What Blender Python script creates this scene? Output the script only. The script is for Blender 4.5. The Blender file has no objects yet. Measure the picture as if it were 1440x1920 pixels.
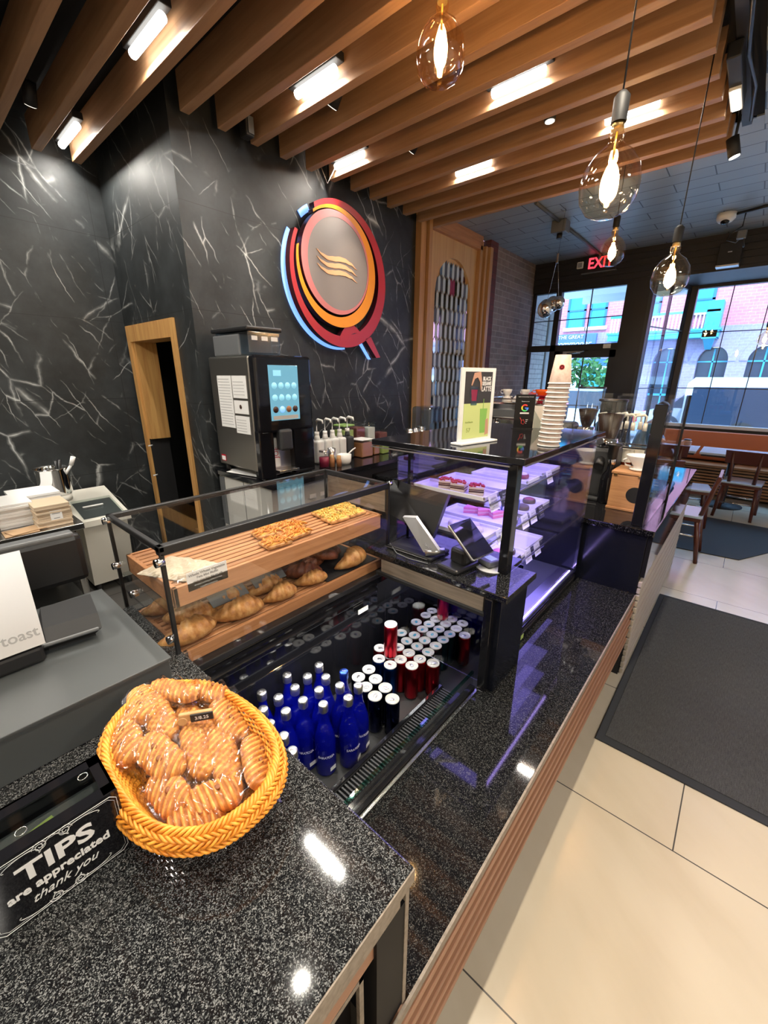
import bpy, bmesh, math, random
from mathutils import Vector, Matrix
random.seed(7)
sc = bpy.context.scene
COL = sc.collection
PI = math.pi
R = math.radians

# ------------------------------------------------------------------ camera
cd = bpy.data.cameras.new('camera'); cam = bpy.data.objects.new('camera', cd); COL.objects.link(cam)
sc.camera = cam
cd.sensor_fit = 'HORIZONTAL'; cd.sensor_width = 36.0; cd.lens = 36.0 * 769.5 / 1440.0
cd.clip_start = 0.02; cd.clip_end = 300
_t, _y, _r = 0.3188, 0.7108, 0.0060
fw = Vector((-math.sin(_y)*math.cos(_t), math.cos(_y)*math.cos(_t), -math.sin(_t)))
rt0 = Vector((math.cos(_y), math.sin(_y), 0)); up0 = rt0.cross(fw)
rt = rt0*math.cos(_r) + up0*math.sin(_r); up = -rt0*math.sin(_r) + up0*math.cos(_r)
cam.matrix_world = Matrix(((rt.x, up.x, -fw.x, 0), (rt.y, up.y, -fw.y, 0), (rt.z, up.z, -fw.z, 1.7), (0, 0, 0, 1)))

# ------------------------------------------------------------------ world, sun, exposure
w = bpy.data.worlds.new('sky'); sc.world = w; w.use_nodes = True
bg = w.node_tree.nodes['Background']; bg.inputs[0].default_value = (0.34, 0.62, 1.0, 1); bg.inputs[1].default_value = 8.0
def add_light(name, kind, loc, energy, color=(1, 1, 1), rot=None, **kw):
    l = bpy.data.lights.new(name, kind); l.energy = energy; l.color = color
    for k, v in kw.items(): setattr(l, k, v)
    o = bpy.data.objects.new(name, l); o.location = loc
    if rot: o.rotation_euler = rot
    COL.objects.link(o); return o
def aim(o, tgt):
    o.rotation_euler = (Vector(tgt) - o.location).to_track_quat('-Z', 'Y').to_euler()
sun = add_light('sun', 'SUN', (0, 0, 20), 3.6, (1.0, 0.95, 0.9), angle=0.01)
sun.rotation_euler = Vector((-0.35, 1.0, -1.15)).to_track_quat('-Z', 'Y').to_euler()
vs = sc.view_settings; vs.view_transform = 'Standard'; vs.look = 'None'; vs.gamma = 1; vs.exposure = 0.4; vs.use_curve_mapping = False

# ------------------------------------------------------------------ materials
M = {}
def mat(name, color=(0.5, 0.5, 0.5), rough=0.5, metal=0.0, emit=None, es=1.0, coat=0.0, spec=0.5, sss=0.0, trans=0.0):
    m = bpy.data.materials.new(name); m.use_nodes = True; n = m.node_tree.nodes['Principled BSDF']
    n.inputs['Base Color'].default_value = (*color, 1); n.inputs['Roughness'].default_value = rough
    n.inputs['Metallic'].default_value = metal; n.inputs['Coat Weight'].default_value = coat
    n.inputs['Specular IOR Level'].default_value = spec
    n.inputs['Transmission Weight'].default_value = trans
    if emit: n.inputs['Emission Color'].default_value = (*emit, 1); n.inputs['Emission Strength'].default_value = es
    M[name] = m; return m
class NT:
    def __init__(s, m): s.m = m; s.t = m.node_tree; s.n = s.t.nodes; s.b = s.n.get('Principled BSDF')
    def new(s, kind, ins=None, **kw):
        n = s.n.new(kind)
        for k, v in kw.items(): setattr(n, k, v)
        for k, v in (ins or {}).items():
            if isinstance(v, bpy.types.NodeSocket): s.t.links.new(v, n.inputs[k])
            else: n.inputs[k].default_value = v
        return n
    def link(s, a, b): s.t.links.new(a, b)
    def pos(s): return s.new('ShaderNodeNewGeometry').outputs['Position']
    def obj(s): return s.new('ShaderNodeTexCoord').outputs['Object']
    def map(s, v, sc_=(1, 1, 1), rot=(0, 0, 0), loc=(0, 0, 0)):
        return s.new('ShaderNodeMapping', {'Vector': v, 'Scale': sc_, 'Rotation': rot, 'Location': loc}).outputs[0]
    def noise(s, v, scale, detail=3, rough=0.5, dist=0.0):
        return s.new('ShaderNodeTexNoise', {'Vector': v, 'Scale': scale, 'Detail': detail, 'Roughness': rough, 'Distortion': dist}).outputs[0]
    def ramp(s, f, stops):
        r = s.new('ShaderNodeValToRGB', {'Fac': f}); e = r.color_ramp.elements
        while len(e) < len(stops): e.new(0.5)
        for i, (p, c) in enumerate(stops): e[i].position = p; e[i].color = (*c, 1) if len(c) == 3 else c
        return r.outputs[0]
    def mix(s, f, a, b, mode='MIX'):
        n = s.new('ShaderNodeMix', data_type='RGBA', blend_type=mode)
        for k, v in ((0, f), (6, a), (7, b)):
            if isinstance(v, bpy.types.NodeSocket): s.t.links.new(v, n.inputs[k])
            else: n.inputs[k].default_value = v if k == 0 else ((*v, 1) if len(v) == 3 else v)
        return n.outputs[2]
    def math(s, op, a, b=0.0):
        n = s.new('ShaderNodeMath', operation=op)
        for k, v in ((0, a), (1, b)):
            if isinstance(v, bpy.types.NodeSocket): s.t.links.new(v, n.inputs[k])
            else: n.inputs[k].default_value = v
        return n.outputs[0]
    def bump(s, h, strength=0.3, dist=0.01):
        n = s.new('ShaderNodeBump', {'Height': h, 'Strength': strength, 'Distance': dist}); s.link(n.outputs[0], s.b.inputs['Normal'])
    def col(s, c): s.link(c, s.b.inputs['Base Color'])
    def rough(s, c): s.link(c, s.b.inputs['Roughness'])
def gray(v): return (v, v, v)

def thin_glass(name, tint=(1, 1, 1), refl=1.0, base=0.04, rough=0.0):
    m = bpy.data.materials.new(name); m.use_nodes = True; t = NT(m); t.n.clear()
    o = t.new('ShaderNodeOutputMaterial'); tr = t.new('ShaderNodeBsdfTransparent', {'Color': (*tint, 1)})
    gl = t.new('ShaderNodeBsdfGlossy', {'Color': (refl, refl, refl, 1), 'Roughness': rough})
    g = t.new('ShaderNodeNewGeometry'); dt = t.new('ShaderNodeVectorMath', {0: g.outputs['Normal'], 1: g.outputs['Incoming']}, operation='DOT_PRODUCT').outputs['Value']
    f = t.math('ADD', t.math('MULTIPLY', t.math('POWER', t.math('SUBTRACT', 1.0, t.math('ABSOLUTE', dt)), 5.0), .55), base)
    ms = t.new('ShaderNodeMixShader', {0: f, 1: tr.outputs[0], 2: gl.outputs[0]}); t.link(ms.outputs[0], o.inputs[0])
    M[name] = m; return m
thin_glass('glass'); thin_glass('window_glass', (0.93, 0.97, 1.0)); thin_glass('bulb_glass', (1.0, 0.86, 0.66), 1.0, 0.10)
thin_glass('green_edge', (0.45, 0.8, 0.72), 1.0, 0.2); thin_glass('plastic_wrap', (0.97, 0.95, 0.94), 1.0, 0.07, 0.10)
thin_glass('smoke_plastic', (0.55, 0.68, 0.8), 1.0, 0.12, 0.15); thin_glass('clear_acrylic', (0.9, 0.93, 0.92), 1.0, 0.08, 0.05)
thin_glass('dark_glass', (0.25, 0.25, 0.27), 1.0, 0.1, 0.02)

m = mat('blue_glass', (.002, .004, .26), .05); m.node_tree.nodes['Principled BSDF'].inputs['Alpha'].default_value = .6
# flat colours
for n_, c_, r_ in (('black_plastic', (.012, .012, .013), .35), ('black_matte', (.011, .011, .012), .6), ('black_gloss', (.008, .008, .01), .06),
                   ('panel_black', (.006, .007, .012), .12), ('white_plastic', (.8, .8, .78), .35), ('white_ceramic', (.82, .8, .76), .15),
                   ('cream_plastic', (.72, .7, .62), .4), ('grey_plastic', (.12, .125, .13), .4), ('dark_grey', (.035, .037, .04), .45),
                   ('paper', (.78, .77, .75), .8), ('kraft', (.42, .27, .15), .8), ('paper_tan', (.56, .44, .31), .8), ('riser', (.06, .066, .068), .45),
                   ('logo_red', (.38, .018, .025), .35), ('logo_orange', (.78, .27, .01), .35), ('logo_pink', (.55, .17, .17), .35),
                   ('logo_side', (.05, .006, .012), .4), ('logo_grey', (.22, .19, .18), .38), ('wave_peach', (.85, .42, .22), .5),
                   ('orange_cup', (.85, .12, .01), .15), ('red_gloss', (.35, .006, .015), .15), ('green_drink', (.25, .5, .1), .4),
                   ('poster_green', (.58, .66, .25), .6), ('poster_dark', (.035, .033, .035), .6), ('skin', (.55, .3, .2), .5),
                   ('skin_pale', (.5, .27, .19), .5), ('shirt_blue', (.16, .34, .5), .85), ('jeans', (.03, .05, .12), .9), ('hair', (.02, .012, .008), .6),
                   ('orange_pad', (.5, .13, .035), .45), ('table_white', (.5, .55, .62), .12), ('seat_metal', (.35, .42, .5), .25),
                   ('dark_wood', (.075, .018, .01), .35), ('mat_black', (.02, .022, .026), .9), ('sponge', (.35, .15, .05), .9),
                   ('cream', (.7, .62, .5), .5), ('pink', (.7, .2, .3), .4), ('strawberry', (.6, .03, .03), .4), ('choc', (.05, .018, .01), .35),
                   ('tiramisu', (.68, .55, .38), .6), ('cake_orange', (.65, .2, .06), .5), ('berry', (.25, .015, .05), .4),
                   ('green_lid', (.25, .4, .12), .4), ('cabinet_white', (.55, .54, .5), .5), ('cover_red', (.5, .01, .03), .3),
                   ('frame_black', (.015, .014, .015), .4), ('soffit', (.012, .010, .012), .5), ('stone_trim', (.6, .6, .58), .8),
                   ('teal', (.02, .25, .36), .5), ('teal_dark', (.015, .1, .22), .4), ('car_white', (.5, .52, .55), .15), ('car_dark', (.02, .03, .05), .12),
                   ('road', (.2, .2, .21), .9), ('pavement', (.3, .29, .28), .9), ('leaf', (.03, .11, .02), .8), ('tyre', (.01, .01, .01), .8),
                   ('sign_blue', (.05, .1, .3), .5), ('ext_dark', (.02, .03, .05), .2), ('gold_label', (.6, .4, .1), .5), ('tin_white', (.7, .7, .68), .3),
                   ('blue_cloth', (.03, .16, .5), .7), ('ceil_black', (.006, .006, .007), .9), ('track', (.02, .02, .022), .5), ('grey_back', (.07, .075, .08), .5),
                   ('coffee_bean', (.03, .012, .006), .4), ('syrup', (.25, .03, .01), .15), ('powder_green', (.35, .45, .12), .6), ('powder_brown', (.25, .12, .05), .6),
                   ('powder_plum', (.2, .06, .06), .6), ('terracotta', (.4, .17, .07), .5), ('white_text', (.75, .75, .75), .5), ('grey_text', (.3, .3, .3), .5),
                   ('can_lid', (.50, .50, .49), .3), ('green_text', (.3, .38, .1), .5)):
    mat(n_, c_, r_)
for n_, c_, r_ in (('steel', (.55, .54, .52), .22), ('chrome', (.8, .8, .8), .08), ('brushed', (.4, .38, .35), .32), ('silver', (.6, .6, .62), .3),
                   ('can_red', (.5, .015, .03), .28), ('can_blue', (.01, .07, .35), .28), ('can_navy', (.01, .015, .07), .25), ('can_teal', (.02, .06, .08), .3),
                   ('can_dark', (.02, .02, .025), .3), ('brass', (.5, .35, .15), .3), ('cap_metal', (.75, .74, .72), .35), ('cap_blue', (.05, .12, .6), .35),
                   ('toast_silver', (.62, .62, .63), .35), ('mirror_tile', (.7, .74, .76), .05)):
    mat(n_, c_, r_, 1.0)
mat('tube_glow', (1, 1, 1), .5, emit=(1, .97, .9), es=9); mat('filament', (1, .6, .2), .5, emit=(1, .66, .28), es=60)
mat('spot_glow', (1, 1, 1), .5, emit=(1, .95, .85), es=8); mat('hidden_lens', (.5, .5, .45), .4, emit=(1, .9, .75), es=1.2); mat('led_purple', (1, 1, 1), .5, emit=(.45, .32, 1), es=14)
mat('halo_blue', (.3, .5, 1), .5, emit=(.16, .38, 1), es=1.0); mat('exit_red', (1, 0, 0), .5, emit=(1, .05, .08), es=1.6)
mat('screen_cyan', (.05, .15, .22), .15, emit=(.14, .34, .44), es=.8); mat('led_blue', (.1, .1, 1), .5, emit=(.1, .15, 1), es=6)
mat('screen_soft', (.1, .1, .2), .2, emit=(.3, .35, .7), es=.8); mat('led_white', (1, 1, 1), .5, emit=(.9, .9, 1), es=6)
mat('g_red', (.7, .04, .03), .4, emit=(.7, .04, .03), es=.3); mat('g_yellow', (.8, .5, .02), .4, emit=(.8, .5, .02), es=.3)
mat('g_green', (.05, .45, .1), .4, emit=(.05, .45, .1), es=.3); mat('g_blue', (.06, .2, .7), .4, emit=(.06, .2, .7), es=.3)

def wood(name, c1, c2, axis, scale=1.0, rough=0.45, world=True):
    m = mat(name, c1, rough); t = NT(m); p = t.pos() if world else t.obj()
    sc_ = {'X': (1.2, 22, 22), 'Y': (22, 1.2, 22), 'Z': (22, 22, 1.2)}[axis]
    v = t.map(p, tuple(k*scale for k in sc_)); n = t.noise(v, 1.6, 5, .6, .6); n2 = t.noise(p, 2.2*scale, 2)
    c = t.ramp(n, [(.32, c2), (.62, c1)]); c = t.mix(t.math('MULTIPLY', n2, .5), c, c2); t.col(c); t.bump(n, .12, .002); return m
wood('oak_x', (.40, .232, .125), (.29, .155, .078), 'X'); wood('oak_z', (.50, .28, .12), (.36, .18, .07), 'Z')
wood('oak_y', (.50, .235, .095), (.33, .135, .05), 'Y'); wood('tray_wood', (.55, .27, .12), (.35, .15, .06), 'Y', 1.5)
wood('door_wood', (.62, .36, .12), (.42, .2, .06), 'Z'); wood('bamboo', (.62, .33, .15), (.45, .21, .09), 'X', 2, .4)
wood('slat_wood', (.36, .19, .11), (.26, .125, .07), 'Y', 1.0, .55); wood('bench_wood', (.55, .3, .14), (.38, .18, .08), 'X', 1, .4)
wood('grey_board', (.28, .23, .18), (.15, .12, .09), 'X', 2, .5)
wood('ply', (.58, .36, .16), (.47, .26, .1), 'Z', .5, .5)

def marble():
    m = mat('marble', (.01, .013, .015), .22); t = NT(m); p = t.pos()
    d = t.noise(p, 1.3, 4, .6); d3 = t.new('ShaderNodeTexNoise', {'Vector': p, 'Scale': 2.2, 'Detail': 5.0}).outputs[1]
    dv = t.new('ShaderNodeVectorMath', {0: d3, 1: (.5, .5, .5)}, operation='SUBTRACT').outputs[0]
    dv = t.new('ShaderNodeVectorMath', {0: dv, 'Scale': .16}, operation='SCALE').outputs[0]
    pp = t.new('ShaderNodeVectorMath', {0: p, 1: dv}, operation='ADD').outputs[0]
    tot = None
    s0 = t.new('ShaderNodeSeparateXYZ', {0: pp}); hx = t.math('ADD', s0.outputs[0], s0.outputs[1]); v2 = t.new('ShaderNodeCombineXYZ', {0: hx, 1: s0.outputs[2]}).outputs[0]
    for rot, sc_, w_, lo, seed in ((.95, (.75, 3.0, 1), .009, .485, 0), (-.75, (.8, 2.8, 1), .007, .54, 7), (1.25, (1.3, 4.6, 1), .010, .515, 3), (.35, (1.0, 2.2, 1), .005, .575, 11)):
        v = t.map(t.map(v2, (1, 1, 1), (0, 0, rot)), sc_, (0, 0, 0), (seed, seed*.7, 0))
        e = t.new('ShaderNodeTexVoronoi', {'Vector': v, 'Scale': 1.25, 'Randomness': 1.0}, feature='DISTANCE_TO_EDGE').outputs[0]
        ln = t.ramp(e, [(0, (1, 1, 1)), (w_, (.28, .28, .28)), (w_*2.6, (0, 0, 0))])
        mk = t.ramp(t.noise(t.map(p, (1, 1, 1), (0, 0, 0), (seed, 0, seed)), 2.6, 4, .6), [(lo, (0, 0, 0)), (lo+.16, (1, 1, 1))])
        a = t.mix(1.0, ln, mk, 'MULTIPLY'); tot = a if tot is None else t.mix(1.0, tot, a, 'ADD')
    base = t.ramp(t.noise(p, 3.5, 5, .65), [(.35, (.007, .009, .010)), (.75, (.028, .033, .036))])
    c = t.mix(t.new('ShaderNodeRGBToBW', {0: tot}).outputs[0], base, (.42, .43, .42))
    s = t.new('ShaderNodeSeparateXYZ', {0: p}); z = t.math('FRACT', t.math('DIVIDE', t.math('SUBTRACT', s.outputs[2], .262), .62))
    j1 = t.math('LESS_THAN', z, .006)
    y = t.math('FRACT', t.math('DIVIDE', t.math('ADD', t.math('ADD', s.outputs[0], s.outputs[1]), .37), 1.24))
    j2 = t.math('LESS_THAN', y, .003); j = t.math('MAXIMUM', j1, j2)
    t.col(t.mix(j, c, (.004, .004, .004))); t.rough(t.ramp(d, [(.3, gray(.46)), (.7, gray(.62))])); return m
marble()
def granite(name, lo, mid, hi, rough=.07, sc_=210, amt=.60):
    m = mat(name, lo, rough); t = NT(m); p = t.pos()
    v = t.new('ShaderNodeTexVoronoi', {'Vector': p, 'Scale': sc_*1.0, 'Randomness': 1.0}).outputs['Color']
    bw = t.new('ShaderNodeRGBToBW', {0: v}).outputs[0]
    n = t.noise(p, 140, 3, .6); f = t.math('MULTIPLY', bw, t.math('ADD', n, .45))
    t.col(t.ramp(f, [(amt-.22, lo), (amt, mid), (amt+.22, hi)])); return m
granite('granite', (.006, .006, .007), (.024, .026, .027), (.20, .205, .205), .06, 700, .585)
granite('granite_dark', (.005, .005, .006), (.011, .011, .012), (.085, .085, .08), .05, 700, .64)
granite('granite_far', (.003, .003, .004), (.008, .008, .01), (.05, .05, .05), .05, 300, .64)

def floor_mat():
    m = mat('floor_tile', (.6, .5, .38), .22); t = NT(m); p = t.pos(); s = t.new('ShaderNodeSeparateXYZ', {0: p})
    yy = t.math('DIVIDE', t.math('SUBTRACT', s.outputs[1], .7235), .808); row = t.math('FLOOR', yy); fy = t.math('FRACT', yy)
    xo = t.math('MULTIPLY', t.math('FRACT', t.math('MULTIPLY', t.math('ADD', row, 1.0), .5)), 1.6)
    xx = t.math('FRACT', t.math('DIVIDE', t.math('ADD', t.math('SUBTRACT', s.outputs[0], .13), xo), 1.6))
    g = t.math('MAXIMUM', t.math('LESS_THAN', fy, .006), t.math('LESS_THAN', xx, .003))
    v = t.map(t.map(p, (1, 1, 1), (0, 0, .6)), (.8, 2.2, 1)); n = t.noise(v, 1.6, 5, .55); n2 = t.noise(p, 14, 4, .6)
    c = t.ramp(n, [(.25, (.47, .395, .29)), (.5, (.53, .455, .345)), (.8, (.57, .50, .39))]); 
    t.col(t.mix(g, c, (.07, .065, .06))); return m
floor_mat()
def staff_floor():
    m = mat('staff_tile', (.15, .14, .13), .5); t = NT(m); p = t.pos()
    b = t.new('ShaderNodeTexBrick', {'Vector': p, 'Color1': (.13, .125, .115, 1), 'Color2': (.10, .095, .09, 1), 'Mortar': (.035, .035, .035, 1), 'Scale': 1.0, 'Mortar Size': .006, 'Brick Width': .3, 'Row Height': .15}).outputs[0]
    t.col(b)
staff_floor()
def brick(name, axis, c1, c2, mo, bw=.22, bh=.075, ms=.006, world=True):
    m = mat(name, c1, .75); t = NT(m); p = t.pos() if world else t.obj()
    s = t.new('ShaderNodeSeparateXYZ', {0: p})
    v = t.new('ShaderNodeCombineXYZ', {0: s.outputs[1 if axis == 'X' else 0], 1: s.outputs[2]}).outputs[0]
    b = t.new('ShaderNodeTexBrick', {'Vector': v, 'Color1': (*c1, 1), 'Color2': (*c2, 1), 'Mortar': (*mo, 1), 'Scale': 1.0, 'Mortar Size': ms, 'Brick Width': bw, 'Row Height': bh, 'Bias': -.2})
    c = t.mix(.25, b.outputs[0], t.ramp(t.noise(p, 12, 4, .6), [(.3, tuple(k*.5 for k in c1)), (.7, tuple(min(1, k*1.4) for k in c1))]))
    t.col(c); t.bump(b.outputs[1], -.3, .004); return m
brick('brick_inner', 'X', (.23, .165, .13), (.13, .09, .075), (.3, .25, .2))
brick('brick_red_pier', 'Y', (.11, .022, .016), (.07, .014, .01), (.05, .02, .015))
brick('brick_white', 'X', (.5, .48, .42), (.4, .38, .33), (.2, .2, .18), .24, .08, .008)
brick('brick_pink', 'Y', (.50, .15, .18), (.43, .12, .15), (.5, .24, .26), .3, .12, .01)
brick('brick_mauve', 'Y', (.25, .19, .29), (.21, .155, .25), (.28, .24, .32), .3, .12, .01)
def ceiling_mat():
    m = mat('ceiling_plank', (.1, .12, .14), .4); t = NT(m); p = t.pos()
    b = t.new('ShaderNodeTexBrick', {'Vector': p, 'Color1': (.25, .285, .31, 1), 'Color2': (.22, .255, .28, 1), 'Mortar': (.02, .025, .03, 1), 'Scale': 1.0, 'Mortar Size': .005, 'Brick Width': .62, 'Row Height': .21, 'Bias': 0.0})
    t.col(b.outputs[0]); t.bump(b.outputs[1], -.4, .006)
ceiling_mat()
def mat_mat():
    m = mat('rug', (.022, .023, .025), .95); t = NT(m); p = t.pos(); v = t.map(p, (90, 9, 1)); n = t.noise(v, 3, 4, .7); n2 = t.noise(p, 320, 2, .6)
    c = t.mix(.6, t.ramp(n2, [(.35, (.012, .012, .013)), (.68, (.085, .085, .085))]), t.ramp(n, [(.35, (.014, .015, .016)), (.7, (.06, .06, .062))])); t.col(c); t.bump(n2, .6, .004)
mat_mat()
def pastry(name, c1, c2, c3, sc_=30, bumpd=.002, rough=.5):
    m = mat(name, c1, rough); t = NT(m); p = t.obj(); n = t.noise(p, sc_, 5, .65); t.col(t.ramp(n, [(.32, c3), (.5, c2), (.68, c1)])); t.bump(n, .6, bumpd); return m
pastry('croissant', (.62, .36, .14), (.46, .21, .06), (.24, .08, .02), 32); pastry('croissant_dark', (.28, .09, .035), (.16, .045, .018), (.07, .02, .01), 26)
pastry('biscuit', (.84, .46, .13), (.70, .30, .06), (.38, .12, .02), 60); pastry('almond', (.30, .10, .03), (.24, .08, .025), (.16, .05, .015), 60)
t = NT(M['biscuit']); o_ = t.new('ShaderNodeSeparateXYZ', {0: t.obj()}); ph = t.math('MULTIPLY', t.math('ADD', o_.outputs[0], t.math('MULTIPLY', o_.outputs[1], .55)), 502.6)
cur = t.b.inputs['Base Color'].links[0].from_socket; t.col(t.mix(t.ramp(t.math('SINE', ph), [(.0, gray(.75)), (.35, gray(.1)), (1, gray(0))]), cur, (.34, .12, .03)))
pastry('pizza', (.78, .42, .07), (.66, .24, .03), (.36, .10, .015), 45); pastry('pizza_green', (.85, .62, .18), (.75, .42, .08), (.10, .20, .03), 44)
pastry('crust', (.75, .42, .16), (.60, .30, .10), (.38, .15, .04), 40)
m = mat('wicker', (.86, .33, .035), .42); t = NT(m); n = t.noise(t.obj(), 55, 2); t.col(t.ramp(n, [(.3, (.62, .19, .012)), (.65, (.93, .40, .05))]))
m = mat('cup_wrap', (.70, .58, .50), .55); t = NT(m); n = t.noise(t.obj(), 60, 3); t.col(t.ramp(n, [(.4, (.56, .43, .36)), (.7, (.46, .33, .27))]))
def hextile():
    m = mat('hex_tile', (.5, .5, .5), .12); t = NT(m); p = t.obj()
    return m
# ------------------------------------------------------------------ builders
def link(o, parent=None):
    COL.objects.link(o)
    if parent is not None: o.parent = parent
    return o
def tag(o, label=None, cat=None, group=None, kind=None):
    if label: o['label'] = label
    if cat: o['category'] = cat
    if group: o['group'] = group
    if kind: o['kind'] = kind
    return o
def thing(name, label, cat, loc=(0, 0, 0), rz=0.0, group=None):
    o = bpy.data.objects.new(name, None); o.location = loc; o.rotation_euler = (0, 0, rz); o.empty_display_size = .05
    link(o); return tag(o, label, cat, group)
class MB:
    """collects shapes for ONE mesh object"""
    def __init__(s): s.bm = bmesh.new(); s.sm = False
    def _mi(s, fs, mi):
        for f in fs: f.material_index = mi
    def poly(s, pts, mi=0):
        f = s.bm.faces.new([s.bm.verts.new(p) for p in pts]); f.material_index = mi; return f
    def box(s, x0, x1, y0, y1, z0, z1, mi=0, bev=0.0, seg=2, rot=None, piv=None):
        b = bmesh.new(); bmesh.ops.create_cube(b, size=1)
        for v in b.verts: v.co = Vector(((x0+x1)/2 + v.co.x*(x1-x0), (y0+y1)/2 + v.co.y*(y1-y0), (z0+z1)/2 + v.co.z*(z1-z0)))
        if bev > 0: bmesh.ops.bevel(b, geom=b.edges[:], offset=bev, segments=seg, affect='EDGES', profile=.5)
        if rot is not None:
            pv = Vector(piv) if piv else Vector(((x0+x1)/2, (y0+y1)/2, (z0+z1)/2))
            for v in b.verts: v.co = rot @ (v.co - pv) + pv
        s.merge(b, mi); return s
    def merge(s, b, mi=None):
        vm = {v: s.bm.verts.new(v.co) for v in b.verts}
        for f in b.faces:
            try:
                g = s.bm.faces.new([vm[v] for v in f.verts]); g.material_index = f.material_index if mi is None else mi; g.smooth = f.smooth
            except ValueError: pass
        b.free()
    def cyl(s, p0, p1, r0, r1=None, seg=20, mi=0, cap=True):
        r1 = r0 if r1 is None else r1
        p0, p1 = Vector(p0), Vector(p1); d = (p1-p0).normalized(); q = d.to_track_quat('Z', 'Y')
        ring = []
        for p, r in ((p0, r0), (p1, r1)):
            ring.append([s.bm.verts.new(p + q @ Vector((r*math.cos(2*PI*i/seg), r*math.sin(2*PI*i/seg), 0))) for i in range(seg)])
        for i in range(seg):
            f = s.bm.faces.new((ring[0][i], ring[0][(i+1) % seg], ring[1][(i+1) % seg], ring[1][i])); f.material_index = mi; f.smooth = True
        if cap:
            f = s.bm.faces.new(ring[0][::-1]); f.material_index = mi; f = s.bm.faces.new(ring[1]); f.material_index = mi
        return s
    def lathe(s, prof, c=(0, 0, 0), seg=24, mi=0, q=None, smooth=True, sx=1.0, sy=1.0):
        """prof: [(r,z[,mi])] ; capped automatically where r==0"""
        c = Vector(c); rings = []
        for pr in prof:
            r, z = pr[0], pr[1]
            pts = [Vector((0, 0, z))] if r == 0 else [Vector((sx*r*math.cos(2*PI*i/seg), sy*r*math.sin(2*PI*i/seg), z)) for i in range(seg)]
            rings.append([s.bm.verts.new(c + (q @ p if q else p)) for p in pts])
        for k in range(len(prof)-1):
            a, b = rings[k], rings[k+1]; m_ = prof[k][2] if len(prof[k]) > 2 else mi
            for i in range(seg):
                j = (i+1) % seg
                try:
                    if len(a) == 1 and len(b) == 1: continue
                    if len(a) == 1: f = s.bm.faces.new((a[0], b[i], b[j])) if False else s.bm.faces.new((a[0], b[j], b[i]))
                    elif len(b) == 1: f = s.bm.faces.new((a[i], a[j], b[0]))
                    else: f = s.bm.faces.new((a[i], a[j], b[j], b[i]))
                    f.material_index = m_; f.smooth = smooth
                except ValueError: pass
        return s
    def tube(s, pts, r, seg=8, mi=0, closed=False, cap=True):
        pts = [Vector(p) for p in pts]; n = len(pts); rings = []; ref = Vector((0, 0, 1))
        for i, p in enumerate(pts):
            a = pts[(i-1) % n] if (closed or i > 0) else p; b = pts[(i+1) % n] if (closed or i < n-1) else p
            d = (b-a).normalized(); u = d.cross(ref)
            if u.length < .05: u = d.cross(Vector((1, 0, 0)))
            u.normalize(); v = d.cross(u); rr = r[i] if isinstance(r, (list, tuple)) else r
            rings.append([s.bm.verts.new(p + u*rr*math.cos(2*PI*k/seg) + v*rr*math.sin(2*PI*k/seg)) for k in range(seg)])
        m_ = n if closed else n-1
        for i in range(m_):
            a, b = rings[i], rings[(i+1) % n]
            for k in range(seg):
                f = s.bm.faces.new((a[k], b[k], b[(k+1) % seg], a[(k+1) % seg])); f.material_index = mi; f.smooth = True
        if cap and not closed:
            f = s.bm.faces.new(rings[0]); f.material_index = mi; f = s.bm.faces.new(rings[-1][::-1]); f.material_index = mi
        return s
    def prism(s, pts, d, mi=0, side=None):
        """pts: 3d polygon, d: extrusion vector"""
        d = Vector(d); a = [s.bm.verts.new(p) for p in pts]; b = [s.bm.verts.new(Vector(p)+d) for p in pts]; n = len(pts)
        for f in (s.bm.faces.new(a[::-1]), s.bm.faces.new(b)): f.material_index = mi
        for i in range(n):
            f = s.bm.faces.new((a[i], a[(i+1) % n], b[(i+1) % n], b[i])); f.material_index = mi if side is None else side
        return s
    def strip(s, A, B, d, mi=0, side=None, closed=False):
        """band between two polylines A and B, extruded by d"""
        d = Vector(d); n = len(A)
        va = [s.bm.verts.new(p) for p in A]; vb = [s.bm.verts.new(p) for p in B]
        wa = [s.bm.verts.new(Vector(p)+d) for p in A]; wb = [s.bm.verts.new(Vector(p)+d) for p in B]
        sd = mi if side is None else side
        for i in range(n if closed else n-1):
            j = (i+1) % n
            for q, m_ in (((va[i], vb[i], vb[j], va[j]), mi), ((wa[i], wa[j], wb[j], wb[i]), mi), ((va[i], va[j], wa[j], wa[i]), sd), ((vb[i], wb[i], wb[j], vb[j]), sd)):
                f = s.bm.faces.new(q); f.material_index = m_
        if not closed:
            for i in (0, n-1):
                f = s.bm.faces.new((va[i], wa[i], wb[i], vb[i])); f.material_index = sd
        return s
    def ellipsoid(s, c, rx, ry, rz, mi=0, u=16, v=10, q=None, fn=None):
        b = bmesh.new(); bmesh.ops.create_uvsphere(b, u_segments=u, v_segments=v, radius=1)
        for vv in b.verts:
            k = fn(vv.co) if fn else 1.0
            p = Vector((vv.co.x*rx*k, vv.co.y*ry*k, vv.co.z*rz*k)); vv.co = Vector(c) + (q @ p if q else p)
        for f in b.faces: f.smooth = True
        s.merge(b, mi); return s
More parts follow.
